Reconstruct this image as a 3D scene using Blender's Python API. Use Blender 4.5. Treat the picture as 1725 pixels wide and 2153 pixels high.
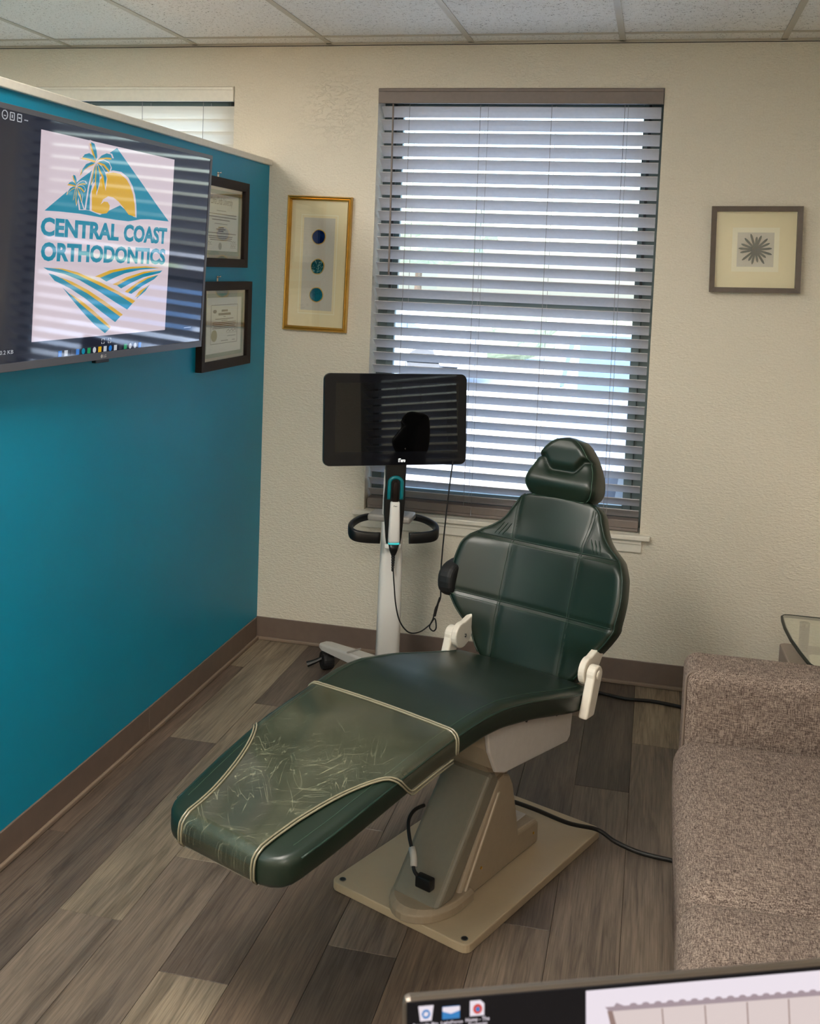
import bpy, math, random
import numpy as np
from mathutils import Vector, Matrix

for o in list(bpy.data.objects): bpy.data.objects.remove(o)
SC = bpy.context.scene
COL = SC.collection
random.seed(7)

# ------------------------------------------------------------------ camera, sky, sun, exposure
def set_camera():
    cam = bpy.data.cameras.new('camera'); ob = bpy.data.objects.new('camera', cam); COL.objects.link(ob)
    yaw, pitch, roll = -.2266, -.0789, .0390
    cy, sy, cp, sp, cr, sr = math.cos(yaw), math.sin(yaw), math.cos(pitch), math.sin(pitch), math.cos(roll), math.sin(roll)
    right = Vector((cy, -sy, 0)); fwd = Vector((sy*cp, cy*cp, sp)); up = right.cross(fwd)
    r2 = right*cr + up*sr; u2 = up*cr - right*sr
    M = Matrix((r2, u2, -fwd)).transposed().to_4x4(); M.translation = (1.6669, -4.3832, 1.6753)
    ob.matrix_world = M
    f = 2232.48
    cam.sensor_fit = 'HORIZONTAL'; cam.sensor_width = 36; cam.lens = f/1725*36
    cam.shift_x = 0; cam.shift_y = -(1076.5-742.16)/1725
    cam.clip_start = .05; cam.clip_end = 300
    cam.dof.use_dof = True; cam.dof.focus_distance = 3.6; cam.dof.aperture_fstop = 20
    SC.camera = ob
set_camera()
vs = SC.view_settings
vs.view_transform = 'Standard'; vs.look = 'None'; vs.gamma = 1; vs.use_curve_mapping = False
vs.exposure = 0.0

W = bpy.data.worlds.new('sky'); SC.world = W; W.use_nodes = True
wn = W.node_tree.nodes; wl = W.node_tree.links
sky = wn.new('ShaderNodeTexSky'); sky.sky_type = 'NISHITA'; sky.sun_disc = False
sky.sun_elevation = math.radians(52); sky.sun_rotation = math.radians(200); sky.air_density = 1.0; sky.dust_density = 3.0
wl.new(sky.outputs[0], wn['Background'].inputs[0]); wn['Background'].inputs[1].default_value = 1.7
sun = bpy.data.lights.new('sun', 'SUN'); sun.energy = 15.0; sun.angle = math.radians(.6); sun.color = (1, .96, .9)
so = bpy.data.objects.new('sun', sun); COL.objects.link(so)
so.rotation_euler = (math.radians(38), 0, math.radians(-35))   # high, from behind the building: the parking lot is lit, the window wall is not
so.location = (0, -8, 12)
LAMP = 37.0           # troffer diffuser strength
LAMP_COL = (1, .94, .85)

# ------------------------------------------------------------------ helpers
def lin(r, g, b):
    def c(x):
        x /= 255.
        return x/12.92 if x <= .04045 else ((x+.055)/1.055)**2.4
    return (c(r), c(g), c(b), 1)

class MB:
    def __init__(s): s.v = []; s.f = []
    def add(s, vs, fs):
        n = len(s.v); s.v += [tuple(v) for v in vs]; s.f += [tuple(i+n for i in f) for f in fs]; return s
    def box(s, x0, x1, y0, y1, z0, z1):
        x0, x1 = min(x0, x1), max(x0, x1); y0, y1 = min(y0, y1), max(y0, y1); z0, z1 = min(z0, z1), max(z0, z1)
        v = [(x0,y0,z0),(x1,y0,z0),(x1,y1,z0),(x0,y1,z0),(x0,y0,z1),(x1,y0,z1),(x1,y1,z1),(x0,y1,z1)]
        return s.add(v, [(0,3,2,1),(4,5,6,7),(0,1,5,4),(1,2,6,5),(2,3,7,6),(3,0,4,7)])
    def obox(s, c, R, U, N, a, b, d):
        c, R, U, N = Vector(c), Vector(R), Vector(U), Vector(N)
        v = [c + R*a*i + U*b*j + N*d*k for k in (-1,1) for i, j in ((-1,-1),(1,-1),(1,1),(-1,1))]
        return s.add(v, [(0,3,2,1),(4,5,6,7),(0,1,5,4),(1,2,6,5),(2,3,7,6),(3,0,4,7)])
    def tube(s, pts, r, n=8, closed=False):
        P = [Vector(p) for p in pts]; m = len(P)
        rr = r if isinstance(r, (list, tuple)) else [r]*m
        ref = None; rings = []
        for i in range(m):
            a = P[(i-1) % m] if (closed or i > 0) else P[i]; b = P[(i+1) % m] if (closed or i < m-1) else P[i]
            t = (b-a).normalized()
            if ref is None:
                ref = Vector((0,0,1)) if abs(t.z) < .9 else Vector((1,0,0))
            ref = (ref - t*ref.dot(t)).normalized(); q = t.cross(ref)
            rings.append([P[i] + (ref*math.cos(2*math.pi*k/n) + q*math.sin(2*math.pi*k/n))*rr[i] for k in range(n)])
        v = [p for r_ in rings for p in r_]; f = []
        for i in range(m if closed else m-1):
            j = (i+1) % m
            for k in range(n): f.append((i*n+k, i*n+(k+1) % n, j*n+(k+1) % n, j*n+k))
        if not closed: f.append(tuple(reversed(range(n)))); f.append(tuple((m-1)*n+k for k in range(n)))
        return s.add(v, f)
    def loft(s, secs, cap=True, closed=False):
        n = len(secs[0]); v = [p for q in secs for p in q]; f = []
        m = len(secs)
        for i in range(m if closed else m-1):
            j = (i+1) % m
            for k in range(n): f.append((i*n+k, i*n+(k+1) % n, j*n+(k+1) % n, j*n+k))
        if cap and not closed: f.append(tuple(reversed(range(n)))); f.append(tuple((m-1)*n+k for k in range(n)))
        return s.add(v, f)
    def grid(s, rows):
        n = len(rows[0]); v = [p for q in rows for p in q]; f = []
        for i in range(len(rows)-1):
            for k in range(n-1): f.append((i*n+k, i*n+k+1, (i+1)*n+k+1, (i+1)*n+k))
        return s.add(v, f)
    def prism(s, poly, fn, d0, d1):
        n = len(poly)
        v = [fn(a, b, d0) for a, b in poly] + [fn(a, b, d1) for a, b in poly]
        f = [tuple(reversed(range(n))), tuple(range(n, 2*n))] + [(i, (i+1) % n, (i+1) % n+n, i+n) for i in range(n)]
        return s.add(v, f)
    def lathe(s, prof, c, ax=(0,0,1), n=20):
        ax = Vector(ax).normalized(); ref = Vector((1,0,0)) if abs(ax.x) < .9 else Vector((0,1,0))
        e = (ref - ax*ref.dot(ax)).normalized(); g = ax.cross(e); c = Vector(c)
        secs = [[c + ax*h + (e*math.cos(2*math.pi*k/n) + g*math.sin(2*math.pi*k/n))*max(r, 1e-4) for k in range(n)] for r, h in prof]
        return s.loft(secs)
    def rbox(s, c, h, r, puff=(0,0,0), mid=6, seg=4):
        """box with rounded edges, centre c, half sizes h, optional pillow swelling per axis"""
        def axis(hh):
            a = [-hh + r*i/seg for i in range(seg)]; m = max(2, mid)
            b = [-(hh-r) + 2*(hh-r)*i/m for i in range(m+1)]
            return a + b + [-x for x in reversed(a)]
        A = [axis(x) for x in h]; key = {}; vs = []; fs = []
        def vid(i, j, k):
            if (i,j,k) in key: return key[(i,j,k)]
            p = [A[0][i], A[1][j], A[2][k]]
            q = [max(-(h[t]-r), min(h[t]-r, p[t])) for t in range(3)]
            d = Vector([p[t]-q[t] for t in range(3)])
            if d.length > 1e-9: d = d.normalized()*r
            w = [q[t]+d[t] for t in range(3)]
            e = [w[t]/h[t] for t in range(3)]
            for t in range(3):
                o1, o2 = [x for x in range(3) if x != t]
                w[t] += puff[t]*e[t]*max(0, 1-e[o1]**2)*max(0, 1-e[o2]**2)
            vs.append((c[0]+w[0], c[1]+w[1], c[2]+w[2])); key[(i,j,k)] = len(vs)-1; return len(vs)-1
        n = [len(a)-1 for a in A]
        for t in range(3):
            o1, o2 = [(1,2),(2,0),(0,1)][t]
            for side in (0, n[t]):
                for a in range(n[o1]):
                    for b in range(n[o2]):
                        q = []
                        for da, db in ((0,0),(1,0),(1,1),(0,1)):
                            ix = [0,0,0]; ix[t] = side; ix[o1] = a+da; ix[o2] = b+db; q.append(vid(*ix))
                        fs.append(tuple(q) if side else tuple(reversed(q)))
        return s.add(vs, fs)

def link(name, me, parent=None):
    o = bpy.data.objects.new(name, me); COL.objects.link(o)
    if parent is not None: o.parent = parent
    return o
def obj(name, mb, mat, parent=None, smooth=False, bevel=0, seg=2, loc=None):
    me = bpy.data.meshes.new(name); me.from_pydata(mb.v, [], mb.f); me.update()
    if smooth: me.polygons.foreach_set('use_smooth', [True]*len(me.polygons))
    me.materials.append(mat)
    o = link(name, me, parent)
    if loc: o.location = loc
    if bevel:
        b = o.modifiers.new('bevel', 'BEVEL'); b.width = bevel; b.segments = seg; b.limit_method = 'ANGLE'; b.angle_limit = math.radians(40)
        if smooth is None: pass
    return o
def thing(name, label, cat, loc=(0,0,0), rotz=0, group=None):
    o = bpy.data.objects.new(name, None); COL.objects.link(o); o.empty_display_size = .1
    o.location = loc; o.rotation_euler = (0,0,rotz); o['label'] = label; o['category'] = cat
    if group: o['group'] = group
    return o
def tag(o, label, cat, group=None):
    o['label'] = label; o['category'] = cat
    if group: o['group'] = group
    return o
def struct(o, label=None):
    o['kind'] = 'structure'
    if label: o['label'] = label
    return o
def empty(name, loc=(0,0,0)):
    o = bpy.data.objects.new(name, None); COL.objects.link(o); o.location = loc; return o
def crom(tab, n):
    """Catmull-Rom resample of a polyline to n points"""
    P = [Vector(p) for p in tab]; m = len(P); out = []
    for k in range(n):
        t = k/(n-1)*(m-1); i = min(int(t), m-2); f = t-i
        a, b, c, d = P[max(i-1,0)], P[i], P[i+1], P[min(i+2,m-1)]
        out.append(.5*((2*b) + (c-a)*f + (2*a-5*b+4*c-d)*f*f + (3*b-a-3*c+d)*f**3))
    return out
def interp(tab, x):
    """smooth monotone lookup y(x)"""
    xs = [a for a, _ in tab]; ys = [b for _, b in tab]
    if x <= xs[0]: return ys[0]
    if x >= xs[-1]: return ys[-1]
    i = max(k for k in range(len(xs)-1) if xs[k] <= x)
    def sl(k):
        if k <= 0 or k >= len(xs)-1: return 0 if len(xs) < 3 else ((ys[1]-ys[0])/(xs[1]-xs[0]) if k <= 0 else (ys[-1]-ys[-2])/(xs[-1]-xs[-2]))
        a = (ys[k]-ys[k-1])/(xs[k]-xs[k-1]); b = (ys[k+1]-ys[k])/(xs[k+1]-xs[k])
        return 0 if a*b <= 0 else 2*a*b/(a+b)
    h = xs[i+1]-xs[i]; t = (x-xs[i])/h
    return (2*t**3-3*t*t+1)*ys[i] + (t**3-2*t*t+t)*h*sl(i) + (-2*t**3+3*t*t)*ys[i+1] + (t**3-t*t)*h*sl(i+1)
def sstep(a, b, x):
    t = max(0, min(1, (x-a)/(b-a))); return t*t*(3-2*t)

# ------------------------------------------------------------------ materials
MAT = {}
class NT:
    def __init__(s, name):
        m = bpy.data.materials.new(name); m.use_nodes = True; s.m = m; s.n = m.node_tree.nodes; s.l = m.node_tree.links
        s.b = s.n['Principled BSDF']; MAT[name] = m
    def new(s, t, **k):
        x = s.n.new('ShaderNode'+t)
        for a, b in k.items(): setattr(x, a, b)
        return x
    def coord(s, out='Object', scale=(1,1,1), rot=(0,0,0), rand=False):
        c = s.new('TexCoord'); mp = s.new('Mapping'); mp.inputs['Scale'].default_value = scale; mp.inputs['Rotation'].default_value = rot
        s.l.new(c.outputs[out], mp.inputs['Vector'])
        if rand:
            oi = s.new('ObjectInfo'); mu = s.new('VectorMath', operation='SCALE'); mu.inputs[0].default_value = (37, 91, 53)
            s.l.new(oi.outputs['Random'], mu.inputs['Scale']); s.l.new(mu.outputs[0], mp.inputs['Location'])
        return mp.outputs[0]
    def noise(s, vec, scale=5, detail=3, rough=.5, dist=0):
        x = s.new('TexNoise'); x.inputs['Scale'].default_value = scale; x.inputs['Detail'].default_value = detail
        x.inputs['Roughness'].default_value = rough; x.inputs['Distortion'].default_value = dist
        s.l.new(vec, x.inputs['Vector']); return x.outputs['Fac']
    def ramp(s, fac, stops, interp='LINEAR'):
        x = s.new('ValToRGB'); x.color_ramp.interpolation = interp
        e = x.color_ramp.elements
        while len(e) < len(stops): e.new(.5)
        for a, (p, c) in zip(e, stops): a.position = p; a.color = c
        s.l.new(fac, x.inputs[0]); return x.outputs[0]
    def mix(s, fac, a, b, mode='MIX'):
        x = s.new('Mix', data_type='RGBA', blend_type=mode)
        for i, v in ((0, fac), (6, a), (7, b)):
            if hasattr(v, 'is_linked') or hasattr(v, 'links'): s.l.new(v, x.inputs[i])
            else: x.inputs[i].default_value = v
        return x.outputs[2]
    def bump(s, h, dist=.001, strength=1):
        x = s.new('Bump'); x.inputs['Distance'].default_value = dist; x.inputs['Strength'].default_value = strength
        s.l.new(h, x.inputs['Height']); s.l.new(x.outputs[0], s.b.inputs['Normal'])
    def set(s, **k):
        for a, b in k.items():
            i = s.b.inputs[a.replace('_', ' ')]
            if hasattr(b, 'links'): s.l.new(b, i)
            else: i.default_value = b
        return s
def plain(name, col, rough=.5, metal=0, spec=.5, noise=0, nscale=60, **k):
    t = NT(name); t.set(Base_Color=col, Roughness=rough, Metallic=metal, Specular_IOR_Level=spec)
    if noise:
        f = t.noise(t.coord(), nscale, 4)
        c2 = tuple(max(0, x*(1-noise)) for x in col[:3])+(1,)
        c1 = tuple(min(1, x*(1+noise)) for x in col[:3])+(1,)
        t.set(Base_Color=t.ramp(f, [(.3, c2), (.7, c1)]))
    for a, b in k.items(): t.b.inputs[a.replace('_', ' ')].default_value = b
    return t.m
def screen_mat(name, col, strength=1.0, ior=1.7, rough=.04):
    t = NT(name); t.set(Base_Color=(.006,.006,.008,1), Roughness=rough, IOR=ior, Emission_Color=col, Emission_Strength=strength)
    return t.m

def build_materials():
    # painted textured drywall
    t = NT('wall_paint'); v = t.coord('Object', (1, 1, 1)); v2 = t.coord('Object', (1, 1, 2.2))
    big = t.noise(v2, 62, 3, .55, .5); fine = t.noise(v, 160, 2)
    vd = t.new('VectorMath', operation='DISTANCE'); vd.inputs[1].default_value = (.30, 0, 2.32); t.l.new(t.coord('Object'), vd.inputs[0])
    mr = t.new('MapRange'); mr.inputs['From Min'].default_value = .30; mr.inputs['From Max'].default_value = .10; t.l.new(vd.outputs['Value'], mr.inputs['Value'])
    patch = mr.outputs[0]                     # trowelled patch beside the window head
    blob = t.ramp(t.noise(v2, 24, 3, .6, 1.2), [(.50, (0,0,0,1)), (.58, (1,1,1,1))])
    mm = t.mix(patch, t.ramp(big, [(.35, (0,0,0,1)), (.7, (1,1,1,1))]), blob)
    t.set(Base_Color=t.ramp(fine, [(.3, lin(222,213,195)), (.7, lin(229,221,204))]), Roughness=.62, Specular_IOR_Level=.35)
    t.bump(mm, .0022, .7)
    # teal paint
    t = NT('teal_paint'); v = t.coord('Object'); f = t.noise(v, 120, 3)
    t.set(Base_Color=t.ramp(t.noise(v, 2.0, 2), [(.3, lin(0,138,172)), (.7, lin(0,144,178))]), Roughness=.45, Specular_IOR_Level=.3)
    t.bump(f, .0006, .35)
    plain('white_trim', lin(232,226,212), .45, noise=.03)
    plain('taupe_base', lin(112,96,86), .45, noise=.05, nscale=30)
    plain('base_lip', lin(132,114,98), .5)
    plain('shadow_line_dark', lin(22,20,18), .9)
    plain('subfloor', lin(96,86,76), .7, noise=.1)
    plain('asphalt', lin(150,152,158), .9, noise=.12, nscale=40)
    plain('stall_paint', lin(235,235,230), .8)
    # ceiling tile
    t = NT('ceiling_tile'); v = t.coord('Object', rand=True)
    sp = t.noise(v, 70, 3, .75); sp2 = t.noise(v, 240, 1); pit = t.mix(.45, sp, sp2)
    t.set(Base_Color=t.ramp(pit, [(.355, lin(108,95,83)), (.415, lin(240,236,229)), (.6, lin(246,243,238))]), Roughness=.95, Specular_IOR_Level=.1)
    t.bump(t.ramp(pit, [(.36, (0,0,0,1)), (.46, (1,1,1,1))]), .002, .6)
    plain('tbar_white', lin(196,188,172), .4)
    # vinyl plank: tone per plank through the object colour
    t = NT('plank'); v = t.coord('Object', (16, 1.3, 4), rand=True); v2 = t.coord('Object', (170, 4.5, 6), rand=True); v3 = t.coord('Object', (5, 1.2, 1), rand=True)
    oi = t.new('ObjectInfo')
    g1 = t.noise(v, 1.6, 6, .62, 1.4); g2 = t.noise(v2, 1.5, 4, .6); g3 = t.noise(v3, 1.6, 3, .5, .5)
    k = t.ramp(g1, [(.28, (.50,.48,.46,1)), (.48, (.95,.95,.95,1)), (.72, (1.28,1.27,1.24,1))])
    k2 = t.ramp(g2, [(.30, (.62,.61,.60,1)), (.6, (1.12,1.12,1.12,1))])
    k3 = t.ramp(g3, [(.3, (.80,.80,.82,1)), (.7, (1.14,1.12,1.08,1))])
    c = t.mix(1, t.mix(1, t.mix(1, oi.outputs['Color'], k, 'MULTIPLY'), k2, 'MULTIPLY'), k3, 'MULTIPLY')
    t.set(Base_Color=c, Roughness=.42, Specular_IOR_Level=.4); t.bump(t.mix(.5, g2, g1), .0008, .4)
    # blinds
    plain('slat_grey', lin(204,201,203), .42, noise=.03)
    plain('valance_grey', lin(128,116,110), .45, noise=.04)
    t = NT('slat_white'); t.set(Base_Color=lin(240,236,226), Roughness=.5)
    tr = t.new('BsdfTranslucent'); tr.inputs[0].default_value = lin(250,246,238); mx = t.new('MixShader'); mx.inputs[0].default_value = .55
    t.l.new(t.b.outputs[0], mx.inputs[1]); t.l.new(tr.outputs[0], mx.inputs[2]); t.l.new(mx.outputs[0], t.n['Material Output'].inputs[0])
    plain('cord_grey', lin(150,146,144), .7)
    plain('window_bronze', lin(92,104,100), .45)
    plain('window_dark', lin(30,32,32), .5)
    def glassy(name, tint, refl=.08, rough=.02):
        t = NT(name); tr = t.new('BsdfTransparent'); tr.inputs[0].default_value = tint
        gl = t.new('BsdfGlossy'); gl.inputs['Roughness'].default_value = rough; gl.inputs[0].default_value = (1,1,1,1)
        lw = t.new('LayerWeight'); lw.inputs[0].default_value = .35; mu = t.new('Math', operation='MULTIPLY_ADD'); mu.inputs[1].default_value = .45; mu.inputs[2].default_value = refl*.5
        t.l.new(lw.outputs['Fresnel'], mu.inputs[0])
        mx = t.new('MixShader'); t.l.new(mu.outputs[0], mx.inputs[0]); t.l.new(tr.outputs[0], mx.inputs[1]); t.l.new(gl.outputs[0], mx.inputs[2])
        t.l.new(mx.outputs[0], t.n['Material Output'].inputs[0]); return t.m
    glassy('window_glass', (.93,.96,.96,1)); glassy('picture_glass', (.97,.98,.97,1), .06); glassy('table_glass', (.86,.90,.84,1), .06)
    plain('glass_edge', lin(20,28,22), .4, spec=.2)
    # leather
    t = NT('green_leather'); v = t.coord('Object'); f = t.noise(v, 420, 3); g = t.noise(v, 7, 2)
    t.set(Base_Color=t.ramp(g, [(.3, lin(18,32,23)), (.7, lin(25,40,30))]), Roughness=.36, Specular_IOR_Level=.5)
    t.bump(f, .0005, .15)
    plain('seam_thread', lin(52,76,62), .6); plain('welt_leather', lin(22,44,34), .4)
    plain('cream_paint', lin(186,172,148), .4, noise=.03, nscale=12); plain('cream_white', lin(222,214,200), .38, noise=.02)
    plain('grey_shell', lin(196,190,184), .5, noise=.03); plain('post_grey_shaded', lin(126,119,104), .42, noise=.03)
    plain('post_tan', lin(158,142,120), .45, noise=.03)
    plain('plate_cream', lin(182,164,136), .45, noise=.03, nscale=20)
    plain('plastic_black', lin(16,16,17), .35); plain('rubber_black', lin(20,20,21), .6); plain('cable_black', lin(14,13,13), .5)
    plain('plastic_white', lin(236,234,230), .35); plain('plastic_grey', lin(150,146,140), .4); plain('light_grey', lin(196,192,186), .4)
    plain('teal_plastic', lin(8,120,130), .3); plain('aqua_light', lin(70,200,205), .4, Emission_Color=lin(60,205,210), Emission_Strength=.5)
    plain('chrome', lin(200,200,196), .16, metal=1); plain('steel', lin(130,128,124), .35, metal=1)
    plain('gold', lin(206,164,84), .3, metal=1, noise=.08, nscale=25); plain('gold_leaf', lin(208,170,80), .35, metal=.8)
    plain('mat_cream', lin(238,224,190), .8); plain('mat_bevel', lin(246,238,216), .8); plain('linen', lin(206,200,192), .9, noise=.05, nscale=300)
    plain('frame_brown', lin(98,86,76), .5, noise=.08, nscale=50); plain('frame_dark', lin(40,31,27), .6, spec=.2, noise=.08, nscale=40); plain('frame_silver', lin(176,174,168), .35, metal=.6)
    plain('paper', lin(240,244,242), .7); plain('mat_sage', lin(112,138,128), .8); plain('ink', lin(70,72,76), .8); plain('ink_pale', lin(150,154,156), .8)
    plain('seal_gold', lin(150,146,84), .5); plain('seal_teal', lin(40,120,112), .6)
    plain('spine_dark', lin(24,44,50), .5)
    for nm, a, b, c in (('agate_navy', lin(8,26,74), lin(14,48,110), lin(10,34,88)), ('agate_teal', lin(10,70,84), lin(150,196,190), lin(6,84,96)), ('agate_blue', lin(4,84,110), lin(14,116,136), lin(6,98,124))):
        t = NT(nm); v = t.coord('Object'); f = t.noise(v, 45, 4, .6, 1.5)
        t.set(Base_Color=t.ramp(f, [(.3, a), (.5, c), (.6, b), (.68, a)]), Roughness=.12)
    # sofa tweed
    t = NT('sofa_tweed'); a = t.noise(t.coord('Object', (60, 520, 520)), 1.0, 3, .6); b = t.noise(t.coord('Object', (520, 60, 520)), 1.0, 3, .6); c = t.noise(t.coord('Object', (420, 420, 70)), 1.0, 3, .6)
    w1 = t.mix(.5, a, b); w2 = t.mix(.33, w1, c)
    d = t.noise(t.coord('Object'), 9, 2)
    c1 = t.ramp(w2, [(.37, lin(48,39,36)), (.475, lin(104,91,84)), (.59, lin(168,153,142))])
    c2 = t.mix(1, c1, t.ramp(d, [(.3, (.92,.9,.88,1)), (.7, (1.05,1.03,1,1))]), 'MULTIPLY')
    t.set(Base_Color=c2, Roughness=.95, Specular_IOR_Level=.15); t.bump(w2, .002, .6)
    plain('sofa_welt', lin(120,106,96), .9)
    plain('table_taupe', lin(140,126,116), .45, noise=.04); plain('table_white', lin(224,216,202), .3)
    # clear vinyl cover with scratches
    t = NT('clear_vinyl'); lines = None
    for i, (rz, sc_, st) in enumerate(((.35, 6, 10), (-.5, 5, 11), (1.2, 6, 9), (2.2, 5, 10), (.9, 7, 9))):
        mp_ = t.new('Mapping'); mp_.inputs['Scale'].default_value = (sc_, sc_*st, 1); t.l.new(t.coord('Object', (1, 1, 1), (0, 0, rz)), mp_.inputs['Vector'])
        n_ = t.noise(mp_.outputs[0], 1.0, 1, .4, .3)
        r_ = t.ramp(n_, [(.491, (0,0,0,1)), (.5, (1,1,1,1)), (.509, (0,0,0,1))])
        pm = t.ramp(t.noise(t.coord('Object', (5+i, 5, 1), (0, 0, i)), 2.0, 2), [(.42, (0,0,0,1)), (.58, (1,1,1,1))])
        r_ = t.mix(1, r_, pm, 'MULTIPLY')
        lines = r_ if lines is None else t.mix(1, lines, r_, 'ADD')
    cx = t.new('TexCoord'); sx = t.new('SeparateXYZ'); t.l.new(cx.outputs['Object'], sx.inputs[0])
    zone = t.new('MapRange'); zone.inputs['From Min'].default_value = -.52; zone.inputs['From Max'].default_value = -.74; t.l.new(sx.outputs['X'], zone.inputs['Value'])
    mask = t.mix(1, lines, zone.outputs[0], 'MULTIPLY')
    haze = t.noise(t.coord('Object'), 9, 4, .6)
    hz = t.ramp(haze, [(.35, (.06,.06,.06,1)), (.72, (.125,.125,.125,1))])
    fac = t.mix(1, hz, t.mix(1, mask, (.30,.30,.30,1), 'MULTIPLY'), 'ADD')
    t.set(Base_Color=lin(182,182,150), Roughness=.22, Specular_IOR_Level=.6)
    tr = t.new('BsdfTransparent'); tr.inputs[0].default_value = (.95,.96,.93,1)
    gl = t.new('BsdfGlossy'); gl.inputs['Roughness'].default_value = .09
    lw = t.new('Fresnel'); lw.inputs[0].default_value = 1.5
    m1 = t.new('MixShader'); t.l.new(fac, m1.inputs[0]); t.l.new(tr.outputs[0], m1.inputs[1]); t.l.new(t.b.outputs[0], m1.inputs[2])
    m2 = t.new('MixShader'); t.l.new(lw.outputs[0], m2.inputs[0]); t.l.new(m1.outputs[0], m2.inputs[1]); t.l.new(gl.outputs[0], m2.inputs[2])
    t.l.new(m2.outputs[0], t.n['Material Output'].inputs[0])
    plain('vinyl_piping', lin(132,126,104), .15, spec=.9)
    # screens
    screen_mat('tv_black', lin(22,27,42), 1.0, 1.66, .05); screen_mat('tv_white', lin(208,192,200), .95, 1.66, .05); screen_mat('tv_teal', lin(0,132,160), .9, 1.66, .05)
    screen_mat('tv_yellow', lin(214,166,28), .9, 1.66, .05); screen_mat('tv_icon', lin(200,204,210), .8, 1.66, .05)
    screen_mat('tv_blue', lin(30,120,210), .8, 1.66, .05); screen_mat('tv_green', lin(30,150,90), .8, 1.66, .05); screen_mat('tv_line', lin(52,56,66), .8, 1.66, .05)
    screen_mat('cart_screen', (0,0,0,1), 0, 1.3, .03)
    screen_mat('desk_black', lin(8,7,10), .6, 1.15, .15); screen_mat('desk_white', lin(238,228,238), .95, 1.4, .12); screen_mat('desk_grey', lin(168,150,158), .9, 1.4, .12)
    screen_mat('desk_brown', lin(150,124,118), .9, 1.4, .12); screen_mat('desk_tan', lin(226,210,208), .9, 1.4, .12); screen_mat('desk_blue', lin(40,130,200), .9, 1.4, .12); screen_mat('desk_red', lin(214,70,56), .9, 1.4, .12)
    plain('bezel_black', lin(12,12,14), .3); plain('bezel_grey', lin(78,78,84), .35); plain('bezel_brushed', lin(96,87,78), .35, metal=.6)
    # outside
    for nm, c in (('car_blue', lin(132,152,184)), ('car_white', lin(225,228,232)), ('car_silver', lin(170,180,195)), ('car_pale', lin(206,210,218))): plain(nm, c, .25)
    plain('car_glass', lin(70,96,130), .05); plain('tyre', lin(70,72,76), .7)
    t = NT('leaf'); f = t.noise(t.coord('Object'), 9, 5, .7); t.set(Base_Color=t.ramp(f, [(.3, lin(120,140,112)), (.7, lin(186,200,170))]), Roughness=.8); t.bump(f, .08, .8)
    plain('bark', lin(110,92,76), .9)
    plain('stucco', lin(226,216,196), .9, noise=.04)
    t = NT('lamp_diffuser'); t.set(Base_Color=(.9,.9,.9,1), Emission_Color=LAMP_COL+(1,), Emission_Strength=LAMP)
    plain('desk_wood', lin(120,104,90), .5, noise=.08, nscale=8)
build_materials()
M = MAT

# ================================================================== SETTING
H = 2.610
WIN = (.478, 1.650, .630, 2.428)
WIN2 = (-1.345, -.170, .630, 2.434)

def wall_back():
    mb = MB(); x0, x1 = -3.3, 3.1; y0, y1 = 0, .17; zt = 2.8
    a, b = WIN2, WIN
    mb.box(x0, a[0], y0, y1, -.15, zt); mb.box(a[1], b[0], y0, y1, -.15, zt); mb.box(b[1], x1, y0, y1, -.15, zt)
    for w in (a, b):
        mb.box(w[0], w[1], y0, y1, -.15, w[2]-.02); mb.box(w[0], w[1], y0, y1, w[3], zt)
    struct(obj('wall_back', mb, M['wall_paint']), 'cream textured back wall with two windows')
wall_back()
wr = MB().box(3.0, 3.17, -6.6, -3.10, -.15, 2.8).box(3.0, 3.17, -2.20, 0, -.15, 2.8).box(3.0, 3.17, -3.10, -2.20, -.15, .61).box(3.0, 3.17, -3.10, -2.20, 2.428, 2.8)
struct(obj('wall_right', wr, M['wall_paint']), 'cream wall beyond the sofa with a window')
struct(obj('wall_left', MB().box(-3.3, -3.2, -6.6, 0, -.15, 2.8), M['wall_paint']))
struct(obj('wall_rear', MB().box(-3.3, 3.12, -6.7, -6.6, -.15, 2.8), M['wall_paint']))
struct(obj('wall_partition', MB().box(-.12, 0, -3.4, 0, 0, 2.097), M['teal_paint']), 'low teal painted partition wall')
struct(obj('trim_1', MB().box(-.135, .014, -3.42, 0, 2.097, 2.122), M['white_trim'], bevel=.003), 'white cap along the top of the teal partition')

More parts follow.
